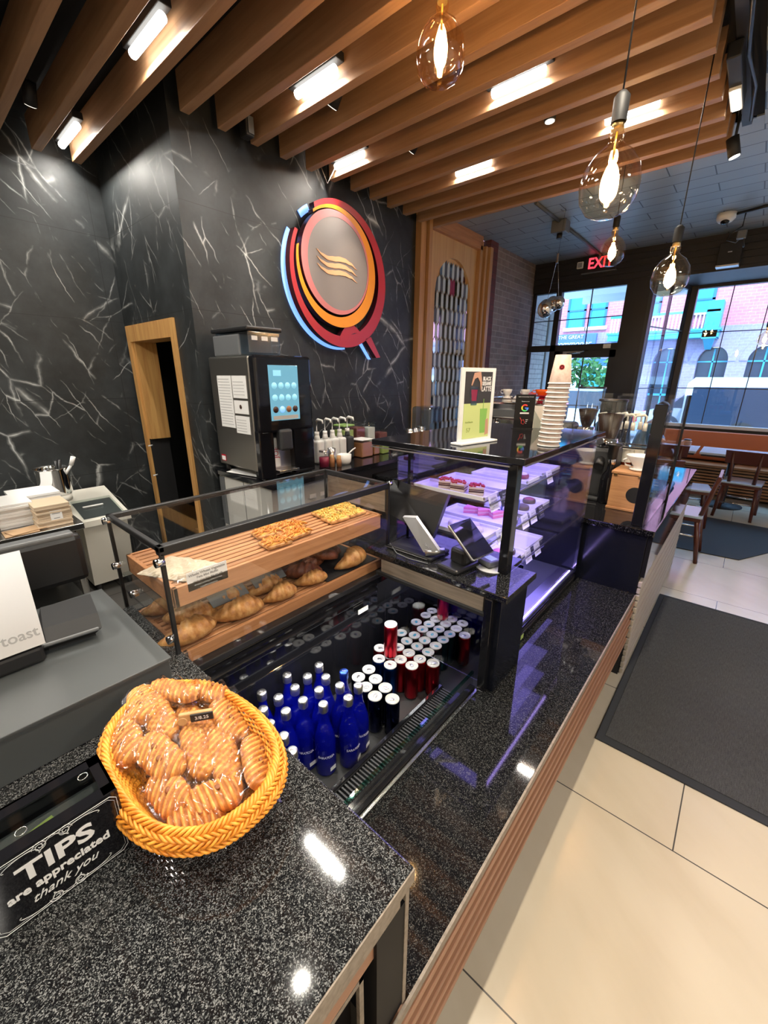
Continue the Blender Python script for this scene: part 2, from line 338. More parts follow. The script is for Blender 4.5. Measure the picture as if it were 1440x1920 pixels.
    def text(s, txt, size, o, right, upv, mi=0, depth=.0006, align='CENTER', bold=0.0, shear=0.0, sx=1.0):
        cu = bpy.data.curves.new('t', 'FONT'); cu.body = txt; cu.size = size; cu.extrude = depth; cu.align_x = align; cu.align_y = 'CENTER'
        cu.offset = bold; cu.shear = shear; cu.resolution_u = 3
        ob = bpy.data.objects.new('t', cu); COL.objects.link(ob); dg = bpy.context.evaluated_depsgraph_get(); dg.update()
        me = bpy.data.meshes.new_from_object(ob.evaluated_get(dg)); b = bmesh.new(); b.from_mesh(me)
        right = Vector(right).normalized(); upv = Vector(upv).normalized(); nn = right.cross(upv); o = Vector(o)
        for v in b.verts: v.co = o + right*v.co.x*sx + upv*v.co.y + nn*(v.co.z+depth)
        s.merge(b, mi); bpy.data.objects.remove(ob); bpy.data.curves.remove(cu); bpy.data.meshes.remove(me); return s
    def build(s, name, mats, parent=None, smooth=False, loc=None, local=None):
        """mats: name or list of names; local = world offset subtracted when shapes were given in world coordinates"""
        if isinstance(mats, str): mats = [mats]
        if local is not None:
            for v in s.bm.verts: v.co -= Vector(local)
        bmesh.ops.recalc_face_normals(s.bm, faces=s.bm.faces[:])
        me = bpy.data.meshes.new(name); s.bm.to_mesh(me); s.bm.free()
        for k in mats: me.materials.append(M[k])
        if smooth:
            for p in me.polygons: p.use_smooth = True
        o = bpy.data.objects.new(name, me)
        if loc is not None: o.location = loc
        return link(o, parent)
def part(name, mats, T, mb, smooth=False, label=None, kind=None):
    """part of thing T whose shapes are in world coordinates (T unrotated)"""
    off = Vector((0, 0, 0)); p = T
    while p is not None: off += p.location; p = p.parent
    o = mb.build(name, mats, T, smooth, local=off)
    if label: o['label'] = label
    if kind: o['kind'] = kind
    return o
def lpart(name, mats, T, mb, smooth=False, label=None):
    o = mb.build(name, mats, T, smooth)
    if label: o['label'] = label
    return o
def solo(name, mats, mb, label, cat, base, group=None, smooth=False, kind=None):
    """single mesh thing, shapes in world coordinates, origin moved to base"""
    o = mb.build(name, mats, None, smooth, local=base); o.location = base
    return tag(o, label, cat, group, kind)
def struct(name, mats, mb):
    o = mb.build(name, mats); o['kind'] = 'structure'; return o
def dup(root, loc, rz=None, label=None, group=None, rot=None):
    r = root.copy(); COL.objects.link(r); r.location = loc
    if rz is not None: r.rotation_euler = (0, 0, rz)
    if rot is not None: r.rotation_euler = rot
    if label: r['label'] = label
    if group: r['group'] = group
    for ch in list(root.children):
        c = ch.copy(); COL.objects.link(c); c.parent = r
        for g in list(ch.children):
            d = g.copy(); COL.objects.link(d); d.parent = c
    return r
ORD = ['first', 'second', 'third', 'fourth', 'fifth', 'sixth', 'seventh', 'eighth', 'ninth', 'tenth', 'eleventh', 'twelfth', 'thirteenth', 'fourteenth', 'fifteenth', 'sixteenth', 'seventeenth', 'eighteenth', 'nineteenth', 'twentieth']
def B(x0, x1, y0, y1, z0, z1, bev=0.0): return MB().box(x0, x1, y0, y1, z0, z1, 0, bev)

# ------------------------------------------------------------------ setting
XW, XL = -2.95, -4.2          # logo wall, recessed left wall
ZC = 3.35
struct('floor', ['floor_tile'], B(-.62, 4.2, -3, 7.02, -.06, 0))
struct('floor', ['floor_tile'], B(-1.4, 4.2, 7.02, 8.3, -.06, 0))
struct('floor', ['staff_tile'], B(-4.75, -.62, -3, 7.02, -.06, 0))
struct('ceiling', ['ceiling_plank'], B(-3.0, 4.2, 4.15, 8.35, ZC, ZC+.1))
struct('ceiling', ['ceiling_plank'], B(-.30, 4.2, -3, 4.15, ZC, ZC+.1))
struct('ceiling', ['ceil_black'], B(-4.75, -.30, -3, 4.15, ZC+.06, ZC+.14))
mb = B(-.315, -.29, -3, 4.28, ZC-.05, ZC+.05, .004); mb.box(-.36, -.315, 4.14, 4.165, ZC-.02, ZC+.06); mb.box(-3.0, -.30, 4.15, 4.19, ZC-.0, ZC+.1)
struct('trim_1', ['ceiling_plank'], mb)
struct('wall_left', ['marble'], B(XL-.1, XL, -3, 1.5, 0, ZC+.1))
mb = B(XL, -4.08, 1.45, 1.6, 0, ZC+.1); mb.box(-3.25, -2.96, 1.45, 1.6, 0, ZC+.1); mb.box(-4.08, -3.25, 1.45, 1.6, 2.06, ZC+.1); struct('wall_return', ['marble'], mb)
struct('wall_logo', ['marble'], B(XW-.009, XW, 1.45, 3.9, 0, ZC+.1))
struct('wall_panelling', ['ply'], B(XW-.25, XW-.056, 3.9, 5.42, 0, ZC))
struct('wall_brick', ['brick_inner'], B(XW-.25, XW-.0, 5.62, 7.05, 0, ZC))
struct('wall_pier', ['brick_red_pier'], B(XW-.25, XW+.05, 5.42, 5.62, 0, ZC))
struct('wall_back', ['cream'], B(-4.3, 4.3, -3.1, -3, 0, ZC+.1))
struct('wall_right', ['cream'], B(4.2, 4.3, -3, 8.3, 0, ZC+.1))
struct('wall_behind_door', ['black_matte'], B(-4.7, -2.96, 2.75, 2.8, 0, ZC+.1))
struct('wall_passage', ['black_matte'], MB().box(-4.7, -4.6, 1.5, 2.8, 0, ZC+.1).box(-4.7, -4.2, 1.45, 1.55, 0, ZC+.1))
# staff door opening in the return wall: oak frame, dark passage behind it
fr = struct('door_1', ['door_wood'], MB().box(-4.135, -4.07, 1.43, 1.449, 0, 1.965).box(-3.29, -3.228, 1.43, 1.449, 0, 1.965).box(-4.135, -3.228, 1.43, 1.449, 1.965, 2.09).box(-3.29, -3.25, 1.45, 1.6, 0, 2.05).box(-4.07, -3.26, 1.45, 1.6, 1.965, 2.05))
o = MB().box(-4.078, -4.03, 1.45, 1.62, 1.15, 1.965).build('door_jamb', 'door_wood', fr)
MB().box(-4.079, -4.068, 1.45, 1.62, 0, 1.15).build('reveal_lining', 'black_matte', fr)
o = MB().box(-4.0, -3.42, 1.75, 1.79, .02, 1.955).build('door_panel', 'panel_black', fr)
mb = MB()
for z in (.55, .83, 1.1): mb.cyl((-4.0, 1.44, z), (-3.985, 1.40, z), .006, seg=8)
mb.build('latch_pin', 'white_plastic', fr)
mb = MB().cyl((-3.68, 1.73, .4), (-3.68, 1.73, 1.95), .012); mb.build('pull_bar', 'grey_plastic', fr)

# brown posts and the arched mosaic panel on the logo wall side
def post(y0, y1, x1, nm, mt='oak_z', z0=0): return struct(nm, [mt], B(XW-.04, x1, y0, y1, z0, ZC-.1, .003))
post(3.90, 3.99, XW+.07, 'trim_2'); post(4.005, 4.06, XW+.10, 'trim_3'); post(4.075, 4.12, XW+.05, 'trim_4')
post(5.20, 5.26, XW+.03, 'trim_5'); post(5.28, 5.33, XW+.06, 'trim_6'); post(5.35, 5.42, XW+.09, 'trim_7')
struct('trim_8', ['oak_y'], B(XW-.04, XW+.03, 4.12, 5.25, 3.20, ZC, .003))
AY0, AY1, AZ = 4.31, 5.10, 2.60      # arch opening
cyA = (AY0+AY1)/2; rA = (AY1-AY0)/2
arch = [(AY0, .9)] + [(cyA - rA*math.cos(PI*i/24), AZ + rA*1.05*math.sin(PI*i/24)) for i in range(25)] + [(AY1, .9)]
mb = MB()
top = ZC-.02
outer = [(4.12, .9)] + [(4.12 + (5.20-4.12)*i/24, top) for i in range(25)] + [(5.20, .9)]
mb.strip([(XW-.02, y, z) for y, z in arch], [(XW-.02, y, z) for y, z in outer], (-.035, 0, 0))
mb.box(XW-.055, XW-.02, 4.12, 5.20, 0, .9)
struct('trim_9', ['ply'], mb)
mat('tile_pale', (.50, .56, .58), .18)
# mosaic of elongated hexagonal tiles
def inside(y, z): return AY0 < y < AY1 and (z < AZ or ((y-cyA)/rA)**2 + ((z-AZ)/(rA*1.05))**2 < 1)
mb = MB(); rnd = random.Random(3); dy, dz = .052, .165
for r_ in range(int((3.1-.9)/dz)):
    for c_ in range(20):
        y = AY0 - .02 + c_*dy + (dy/2 if r_ % 2 else 0); z = .9 + r_*dz
        if not inside(y, z): continue
        k = rnd.random(); mi = 2 if (abs(z-2.72) < .09 and abs(y-4.72) < .06) else (0 if (c_ % 2 == 0) else (1 if k < .75 else 3))
        a, h = dy*.46, dz*.56
        pts = [(XW-.045, y, z-h), (XW-.045, y+a, z-h*.62), (XW-.045, y+a, z+h*.62), (XW-.045, y, z+h), (XW-.045, y-a, z+h*.62), (XW-.045, y-a, z-h*.62)]
        mb.prism(pts, (.006, 0, 0), mi)
mosaic = solo('mosaic_tile_panel', ['tile_pale', 'mirror_tile', 'berry', 'grey_back'], mb, 'arched mosaic of long hexagonal mirror and grey tiles set in the oak panel', 'tile panel', (XW-.045, cyA, .9))

# ceiling beams
def beam(y, x0, x1, n, wy=.055):
    o = solo('ceiling_beam', ['oak_x'], B(x0, x1, y-wy, y, 3.17, 3.36, .003),
             'oak ceiling beam, %s of the row counted from the side nearest the camera' % ORD[n], 'ceiling beam', ((x0+x1)/2, y, 3.17), 'oak ceiling beams over the counter')
for k in range(12): beam(1.551+.2335*k, -2.885, -.468, k+3)
for k in range(3): beam(1.551-.2345*(k+1), -4.10, -.468, 2-k)
for k in range(4): dupb = beam(.613-.2345*k, -4.10, -.468, 15+k)
def tube(x0, x1, y, txt):
    T = thing('tube_light', 'short white tube light between the oak beams ' + txt, 'tube light', ((x0+x1)/2, y, 3.29), 0, 'tube lights between the ceiling beams')
    part('housing', 'black_matte', T, B(x0-.04, x1+.04, y-.03, y+.03, 3.26, 3.30, .004))
    part('diffuser', 'tube_glow', T, MB().cyl((x0, y, 3.235), (x1, y, 3.235), .022, seg=12))
    l = add_light('tube_lamp', 'AREA', ((x0+x1)/2, y, 3.205), 9, (1, .95, .86), shape='RECTANGLE', size=(x1-x0), size_y=.04); l.parent = None
for a in ((-1.70, -1.36, 1.18, 'just above the picture, over the pastry case'), (-2.45, -2.15, .49, 'behind the picture top, over the terminal'), (-2.72, -2.37, 1.20, 'nearest the dark wall corner'), (-4.05, -3.68, 1.20, 'above the staff door'), (-2.34, -2.02, 1.93, 'left of the nearest glowing bulb'),
          (-1.48, -1.18, 2.65, 'right of the nearest glowing bulb'), (-2.80, -2.50, 2.66, 'above the round wall emblem'), (-2.15, -1.85, 3.36, 'in the middle of the far beams'),
          (-2.68, -2.38, 4.09, 'beside the last beam by the arched panel'), (-1.06, -.77, 3.35, 'behind the largest glass bulb')): tube(*a)
# small camera and a bracket hanging by the beams
T = solo('ceiling_speaker', ['black_matte', 'grey_plastic'], MB().box(-2.86, -2.78, 1.87, 1.93, 3.16, 3.27, 0, .01).box(-2.775, -2.77, 1.88, 1.92, 3.17, 3.26, 1), 'small black box clipped between two beams near the marble wall', 'speaker', (-2.82, 1.9, 3.16))
solo('wire_bracket', ['steel'], MB().tube([(-2.86, 2.56, 3.22), (-2.86, 2.62, 3.13), (-2.80, 2.66, 3.24)], .006), 'thin bent metal bracket at the beam ends above the round emblem', 'bracket', (-2.84, 2.6, 3.13))
solo('grey_cable', ['grey_plastic'], MB().tube([(-4.18, .78, 3.16), (-4.17, .92, 3.09), (-4.17, 1.05, 3.08)], .003), 'grey cable on the marble beside the leftmost beams', 'cable', (-4.15, .8, 3.0))
# track with spots on the right side of the beams
T = thing('light_track', 'black ceiling track with wiring along the ends of the beams', 'light track', (-.40, 1, 3.3))
part('rail', 'track', T, B(-.425, -.375, -2.5, 4.12, 3.29, 3.33)); part('recess_edge', 'ceil_black', T, B(-.455, -.32, -2.5, 4.14, 3.34, 3.36))
part('cable', 'black_plastic', T, MB().tube([(-.36, 2.4, 3.28), (-.35, 2.8, 3.25), (-.37, 3.2, 3.24), (-.35, 3.6, 3.27), (-.37, 3.95, 3.25)], .009))
T = thing('linear_spotlight', 'black track fixture with a white slotted grille face', 'spotlight', (-.41, 3.4, 3.2))
part('body', 'black_matte', T, B(-.45, -.39, 3.12, 3.64, 3.21, 3.28, .006)); mb = MB().box(-.447, -.393, 3.40, 3.64, 3.195, 3.21, 0)
for i in range(9): mb.box(-.437, -.403, 3.41+.025*i, 3.43+.025*i, 3.19, 3.2, 1)
part('grille', ['white_plastic', 'spot_glow'], T, mb)
def spot(x, y, z, tgt, power, label, col=(1, .88, .7), size=1.2, blend=.25, rad=.03, lens='spot_glow'):
    if 'hidden' in label: lens = 'hidden_lens'
    T = thing('spotlight', label, 'spotlight', (x, y, z), 0, 'spotlights on the ceiling track'); d = (Vector(tgt)-Vector((x, y, z))).normalized()
    a = Vector((x, y, z)); part('head', ['black_matte'], T, MB().cyl(a - d*.05, a + d*.06, .034, seg=20)); part('stem', 'black_matte', T, MB().cyl((x, y, z), (x+.0, y, 3.32 if x > -.5 else 3.412), .008))
    part('lens', lens, T, MB().cyl(a + d*.056, a + d*.064, .028, seg=20))
    l = add_light('spot_lamp', 'SPOT', a + d*.07, power, col, spot_size=size, spot_blend=blend, shadow_soft_size=rad); aim(l, tgt); return T
spot(-.43, 3.95, 3.13, (.5, 4.4, 0), 45, 'black cylinder spotlight on the ceiling track beside the last beams')
spot(-.40, 1.5, 3.2, (.35, 1.5, 0), 115, 'black cylinder spotlight on the track over the nearest floor tiles', size=2.1, blend=.6, rad=.02)
spot(-.40, .2, 3.2, (.5, .4, 0), 75, 'black cylinder spotlight on the track behind the camera', size=2.0, blend=.6, rad=.02)
spot(-2.20, 2.108, 3.26, (-2.95, 2.108, 2.35), 34, 'black spotlight hidden between beams, lighting the marble left of the emblem', size=.8, blend=.9)
spot(-2.15, 2.81, 3.26, (-2.85, 2.81, 2.5), 22, 'black spotlight hidden between beams, lighting the round emblem', size=.6, blend=.8)
spot(-3.55, .94, 3.26, (-4.2, .94, 2.3), 16, 'black spotlight hidden between beams, lighting the recessed marble', size=.8, blend=.9)
spot(-1.45, 1.17, 3.26, (-1.35, 1.0, 1.0), 30, 'added black spotlight hidden between beams over the pastry case', (1, .93, .82), 1.1, .8)  # added lamp that brightens the pastry case
spot(-1.15, .70, 3.26, (-1.3, .6, 1.0), 26, 'added black spotlight hidden between beams over the near pastry trays', (1, .93, .82), 1.1, .8)  # added lamp for the near trays
spot(-.75, .30, 3.26, (-.68, .22, 1.0), 12, 'added black spotlight hidden between beams over the bread basket', (1, .93, .82), .9, .8)  # added to light the basket, no such fixture in view
spot(-3.1, .50, 3.26, (-3.6, .5, .9), 45, 'added black spotlight hidden between beams over the steel work table', (1, .96, .86), .9, .7)  # added light source for the steel table
spot(-1.3, 3.05, 3.26, (-1.2, 3.1, 1.0), 30, 'added black spotlight hidden between beams over the bar', (1, .93, .82), 1.1, .8)  # added to brighten the bar, not a seen fixture

# street side: door bay wall, soffit, windows
YD = 7.0
mb = MB().box(XW, 4.2, YD, YD+.12, 2.95, ZC)          # header over door and soffit face
mb.box(XW, -1.35, YD+.02, YD+.10, 2.93, 2.97)
struct('wall_front', ['soffit'], mb)
struct('trim_10', ['soffit'], B(-1.5, 4.2, YD+.12, 8.3, 3.0, ZC))
mb = MB()
for i in range(5): mb.box(-2.95, 4.2, YD-.012, YD, 2.99+.075*i, 3.055+.075*i)
struct('trim_11', ['soffit'], mb)
# big dark column right of the door
struct('wall_column', ['frame_black'], B(-1.62, -1.33, YD-.02, YD+.18, 0, 2.95))
struct('trim_12', ['dark_grey'], B(-1.33, -1.285, YD-.02, YD+.18, 0, 2.95))
mb = MB().box(-2.95, -2.915, YD+.02, YD+.09, 0, 2.95).box(-2.58, -2.50, YD, YD+.10, 0, 2.95).box(-2.95, -1.62, YD, YD+.10, 2.09, 2.18).box(-2.95, -1.62, YD+.045, YD+.06, 2.535, 2.547).box(-2.085, -2.072, YD+.045, YD+.06, 2.18, 2.95).box(-2.95, -2.5, YD+.02, YD+.09, 0, .1).box(-2.915, -2.9, YD+.045, YD+.06, 0, 2.95)
wf = struct('window_1', ['frame_black'], mb)
MB().box(-2.92, -1.62, YD+.05, YD+.056, 2.18, 2.95).build('pane', 'window_glass', wf); MB().box(-2.92, -2.57, YD+.05, YD+.056, .1, 2.09).build('pane', 'window_glass', wf)
dr = struct('door_2', ['frame_black'], MB().box(-2.50, -2.42, YD+.01, YD+.07, 0, 2.09).box(-1.71, -1.62, YD+.01, YD+.07, 0, 2.09).box(-2.5, -1.62, YD+.01, YD+.07, 1.99, 2.09).box(-2.5, -1.62, YD+.01, YD+.07, 0, .25).box(-2.075, -2.06, YD+.03, YD+.045, .25, 2.0).box(-2.42, -1.71, YD+.03, YD+.045, 1.28, 1.292))
MB().box(-2.42, -1.71, YD+.035, YD+.041, .25, 1.99).build('pane', 'window_glass', dr)
MB().box(-2.36, -2.1, YD-.05, YD+.01, 2.045, 2.085, 0, .006).tube([(-2.3, YD-.04, 2.05), (-2.1, YD-.16, 2.06), (-2.0, YD-.02, 2.09)], .008).build('door_closer', 'steel', dr)
MB().cyl((-1.74, YD-.04, .9), (-1.74, YD-.04, 1.3), .012).build('door_handle', 'steel', dr)
solo('door_sensor', ['white_plastic'], B(-1.80, -1.70, YD-.03, YD, 2.11, 2.17, .006), 'small white sensor box on the dark frame over the glass door', 'sensor', (-1.75, YD, 2.11))
# oblique side light and right windows
P0 = Vector((-1.285, YD+.1, 0)); P1 = Vector((-1.0, 8.2, 0)); dd = P1-P0
def along(t, z): p = P0 + dd*t; return (p.x, p.y, z)
mb = MB(); nrm = Vector((-dd.y, dd.x, 0)).normalized()*.04
for t0, t1, z0, z1 in ((0, .04, 0, 3.0), (.94, 1.0, 0, 3.0), (.04, .94, .0, .12), (.45, .465, .12, 3.0), (.04, .94, 2.38, 2.392), (.04, .94, 1.55, 1.562), (.04, .94, 2.95, 3.0)):
    mb.prism([along(t0, z0), along(t1, z0), along(t1, z1), along(t0, z1)], nrm if (t1-t0 > .05 or z1-z0 > 1) else nrm*.4)
w2 = struct('window_2', ['frame_black'], mb)
MB().prism([along(.0, .1), along(1, .1), along(1, 2.98), along(0, 2.98)], nrm*.1).build('pane', 'window_glass', w2)
YW = 8.2
mb = MB().box(-1.05, -.93, YW-.03, YW+.1, 0, 3.0).box(-.93, 4.2, YW-.0, YW+.1, 0, 1.0).box(-.93, 4.2, YW-.02, YW+.08, 2.96, 3.0)
mb.box(.38, .46, YW-.03, YW+.08, .95, 3.0).box(2.2, 2.28, YW-.03, YW+.08, .95, 3.0)
for x in (-.52, -.1, .82, 1.3, 1.8): mb.box(x, x+.012, YW+.02, YW+.035, 1.0, 3.0)
for z in (1.55, 2.35): mb.box(-.93, 4.2, YW+.02, YW+.035, z, z+.012)
w3 = struct('window_3', ['frame_black'], mb); MB().box(-.93, 4.2, YW+.025, YW+.031, 1.0, 2.98).build('pane', 'window_glass', w3)
struct('trim_13', ['stone_trim'], B(-.93, 4.2, YW-.05, YW, .97, 1.02, .004))
# ------------------------------------------------------------------ counters
CZ = .92
mat('rib_cream', (.38, .33, .27), .6)
mat('post_black', (.008, .008, .009), .5, spec=.08)
T = thing('service_counter', 'raised black granite counter at the front carrying the biscuit basket and tip box', 'counter', (-.7, -.2, 0))
part('worktop', 'granite', T, B(-1.52, -.263, -1.6, .39, .885, CZ, .004))
part('edge_band', 'grey_board', T, B(-.264, -.2615, -1.6, .389, .887, .918), label='pale beige edge band of the worktop')
part('under_board', 'grey_board', T, B(-.285, -.268, -1.2, .36, .85, .885, .001), label='pale board under the worktop'); part('brown_rail', 'slat_wood', T, B(-.30, -.275, -1.2, .34, .80, .85))
part('corner_post', ['post_black', 'grey_board'], T, MB().box(-.32, -.268, .30, .372, .546, .85, 0).box(-.3205, -.2665, .372, .382, .546, .885, 1))
part('panel_frame', 'grey_board', T, MB().box(-.292, -.284, -1.2, .285, .755, .767).box(-.292, -.284, .275, .285, .546, .767), label='thin pale frame of the black panel')
part('cabinet_body', 'black_matte', T, B(-1.50, -.62, -1.55, .37, .08, .885)); part('black_panel', 'post_black', T, B(-.62, -.335, -1.2, .30, .30, .80))

T = thing('granite_ledge', 'low polished black granite ledge running along the front of the whole bar', 'ledge', (-.45, 1.2, 0))
part('slab', 'granite_dark', T, B(-.575, -.264, .392, 2.474, .515, .545, .002)); part('edge_band', 'grey_board', T, B(-.2645, -.2585, -1.6, 2.47, .517, .5455), label='thin pale edge strip')
mb = MB()
for i in range(9): mb.box(-.275, -.256 if i % 2 == 0 else -.262, -1.6, 2.47, .245+.030*i, .245+.030*i+.021, 0, .002, 1)
mb.box(-.30, -.268, -1.6, 2.47, .24, .515); part('slatted_front', 'slat_wood', T, mb, label='ribbed brown wood front below the ledge')
part('plinth', 'black_matte', T, B(-.5, -.32, .392, 2.474, 0, .24)); 

# far counter
T = thing('bar_counter', 'long black granite bar counter near the window holding grinders and bottles', 'counter', (-.8, 3.5, 0))
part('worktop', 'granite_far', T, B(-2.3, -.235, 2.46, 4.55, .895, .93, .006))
part('end_panel', 'panel_black', T, B(-1.12, -.265, 2.475, 2.50, .0, .895, .001)); part('body', 'black_matte', T, B(-2.25, -.262, 2.50, 4.5, 0, .895))
mb = MB()
for i in range(15): mb.box(-.262, -.243 if i % 2 == 0 else -.2445, 2.475, 4.5, .02+.041*i, .02+.041*i+.03, 0, .002, 1)
part('ribbed_front', 'rib_cream', T, mb, label='pale ribbed front panel'); part('mirror_strip', 'black_gloss', T, B(-.262, -.240, 2.475, 4.5, .655, .895), label='polished dark strip under the bar top')
T = thing('glass_screen', 'clear glass sneeze screen with two black posts standing on the bar counter', 'glass screen', (-.33, 2.9, .93))
part('post', 'black_gloss', T, B(-.358, -.302, 2.50, 2.53, .93, 1.575, .003)); part('post', 'black_gloss', T, B(-.31, -.285, 3.26, 3.28, .93, 1.60, .003))
part('glass_pane', 'glass', T, B(-.300, -.292, 2.53, 3.26, .94, 1.60)); part('glass_pane', 'glass', T, B(-1.05, -.32, 3.262, 3.27, .94, 1.60))

# tablet stand counter box between cooler and display
T = thing('till_stand', 'small black granite topped box counter carrying the card terminal', 'counter', (-.8, 1.37, .545))
part('worktop', 'granite_dark', T, B(-1.17, -.495, 1.235, 1.50, .945, .97, .003)); part('side_panel', 'panel_black', T, B(-.555, -.52, 1.25, 1.485, .545, .945, .001))
part('corner_post', 'black_gloss', T, B(-.575, -.545, 1.225, 1.26, .545, .945, .002))
part('front_board', 'grey_board', T, B(-1.08, -.585, 1.238, 1.255, .882, .94), label='grey brown wood strip under the worktop'); part('lower_rail', 'black_matte', T, B(-1.1, -.57, 1.225, 1.25, .868, .882, .001))
part('side_glass', 'glass', T, B(-1.06, -.58, 1.242, 1.246, .57, .868)); 

# open cooler well
T = thing('open_cooler', 'black open top drinks cooler set into the bar, full of cans and blue bottles', 'cooler', (-.85, .9, .38))
part('floor', 'dark_grey', T, B(-1.09, -.60, .40, 1.765, .385, .40), label='dark base shelf of the well')
part('liner', 'black_gloss', T, MB().box(-1.11, -1.09, .39, 1.785, .38, .70).box(-1.13, -1.105, .39, 1.24, .70, .815).box(-1.13, -1.09, 1.785, 1.79, .38, .56).box(-1.11, -.58, 1.765, 1.785, .38, .565).box(-1.1, -.60, .385, .40, .38, .86))
part('rear_ledge', 'black_gloss', T, MB().box(-1.13, -1.09, .39, 1.23, .775, .80, 0, .006).box(-1.115, -1.083, .39, 1.23, .69, .705, 0, .003))
mb = MB().box(-.735, -.665, .40, 1.24, .43, .448, 0)
for i in range(62): mb.box(-.728, -.672, .402+.0135*i, .4075+.0135*i, .448, .458, 1)
mb.box(-.735, -.730, .40, 1.24, .448, .458, 0)
part('air_grille', ['post_black', 'dark_grey'], T, mb, label='black slotted air grille'); part('grille_edge', 'black_gloss', T, MB().box(-.750, -.735, .40, 1.24, .40, .462, 0, .002).box(-.665, -.60, .40, 1.24, .40, .470, 0, .002))
part('front_glass', 'clear_acrylic', T, B(-.592, -.584, .40, 1.21, .46, .632)); part('glass_rim', 'green_edge', T, B(-.5925, -.5835, .40, 1.21, .624, .633), label='green tinted top edge of the glass')
part('front_trim', 'black_gloss', T, MB().box(-.60, -.578, .39, 1.22, .50, .562, 0, .002)); part('steel_trim', 'steel', T, B(-.577, -.565, .39, 1.22, .546, .551, .001))
part('maker_plate', 'white_plastic', T, MB().box(-1.092, -1.088, 1.10, 1.16, .722, .742).box(-1.088, -1.0875, 1.106, 1.154, .728, .736), label='small white maker plate')
T = thing('back_deck', 'black counter top under the glass pastry case', 'counter', (-1.35, .85, 0))
part('worktop', 'black_gloss', T, B(-1.66, -1.12, .391, 1.85, .795, .825, .004)); part('body', 'black_matte', T, B(-1.62, -1.14, .391, 1.85, 0, .795))

# ------------------------------------------------------------------ cans
CAN_Z = .402
def make_can(name, label, body, lid_tab, loc, h=.157, r=.0285, stripe=None, group=None):
    T = thing(name, label, 'can', loc, random.random()*6, group)
    s = r/.0285
    pr = [(0, .003), (.018*s, .003), (.022*s, 0), (.0245*s, .003), (r, .012), (r, h-.014), (.0262*s, h-.004), (.0258*s, h-.0035)]
    lpart('can_body', [body], T, MB().lathe(pr, seg=24))
    mb = MB().lathe([(.0262*s, h-.005), (.0268*s, h), (.0255*s, h+.0005), (.0240*s, h-.0055), (.0215*s, h-.0055), (.0205*s, h-.004), (.0, h-.004)], seg=24, mi=0)
    mb.ellipsoid((-.011*s, 0, h-.0034), .006, .008, .0008, 0, 10, 6)
    ld = lpart('can_lid', ['can_lid'], T, mb); MB().ellipsoid((.003, 0, h-.0026), .011*s, .0068*s, .0014, 0, 12, 6).build('pull_tab', 'silver' if lid_tab == 'can_lid' else lid_tab, ld)
    if stripe: lpart('can_label', [stripe], T, MB().lathe([(r+.0003, h*.30), (r+.0003, h*.62)], seg=24, sx=1, sy=1) if False else MB().text('COLA' if False else '~', .05, (r+.0006, 0, h*.5), (0, 0, 1), (0, -1, 0), 0, .0002))
    return T
X5 = [-.780, -.838, -.898, -.957, -1.015]
can_proto = {}
def can(kind, col, y, row, dx=0.0, zoff=0.0, lab=None, h=.157):
    x = X5[col] + dx
    names = {'navy': ('energy_drink_can', 'can_navy', 'can_lid', 'navy energy can'), 'blue': ('soda_can', 'can_blue', 'can_lid', 'blue soda can'),
             'red': ('cola_can', 'can_red', 'can_lid', 'red cola can'), 'teal': ('sparkling_can', 'can_teal', 'teal', 'teal tabbed can'),
             'dark': ('iced_drink_can', 'can_dark', 'can_lid', 'silver lidded dark can')}
    nm, body, tab, txt = names[kind]
    label = lab or '%s, %s from the front glass, %s row from the blue bottles' % (txt, ORD[col], ORD[row])
    key = (kind, h)
    if key not in can_proto:
        can_proto[key] = make_can(nm, label, body, tab, (x, y, CAN_Z+zoff), h, .0285, None, 'cans in the open cooler'); return
    dup(can_proto[key], (x, y, CAN_Z+zoff), random.random()*6, label)
# rows (front glass = column 0)
row = 0
for col, y in ((1, .928), (2, .940)): can('navy', col, y, 0)
for col, y in ((0, .960), (1, .987), (2, .998), (3, .961)): can('navy', col, y, 1)
can('navy', 3, 1.022, 2)
can('blue', 2, 1.101, 3, -.01); can('blue', 3, 1.100, 3, -.013)
for col in (1, 2, 4): can('red', col, 1.157, 4)
can('red', 3, 1.150, 4, .008)
can('red', 3, 1.146, 4, .012, .157, 'red slim cola can standing upright on top of the nearer red cans', .158)
for col, y in ((0, 1.229), (1, 1.213), (2, 1.215), (3, 1.215)): can('red', col, y, 5)
for col, y in ((1, 1.275), (2, 1.275), (3, 1.276)): can('teal', col, y, 6)
for col, y in ((1, 1.334), (2, 1.334), (3, 1.334), (4, 1.308)): can('teal', col, y, 7)
for col, y in ((1, 1.393), (2, 1.392), (3, 1.398)): can('teal', col, y, 8)
for col, y in ((1, 1.450), (2, 1.450), (3, 1.453), (4, 1.427)): can('teal', col, y, 9)
can('red', 0, 1.488, 10)
for col, y in ((1, 1.509), (2, 1.509), (3, 1.509), (4, 1.507)): can('dark', col, y, 10)
for col, y in ((1, 1.568), (2, 1.566), (4, 1.563)): can('dark', col, y, 11)
can('red', 3, 1.545, 11, .02); can('red', 3, 1.537, 11, .022, .157, 'red slim cola can standing upright on the far cans under the till stand', .158)
for col, y in ((2, 1.620), (3, 1.627)): can('dark', col, y, 12)
for col, y in ((1, 1.717), (2, 1.715), (3, 1.690)): can('dark', col, y, 13)

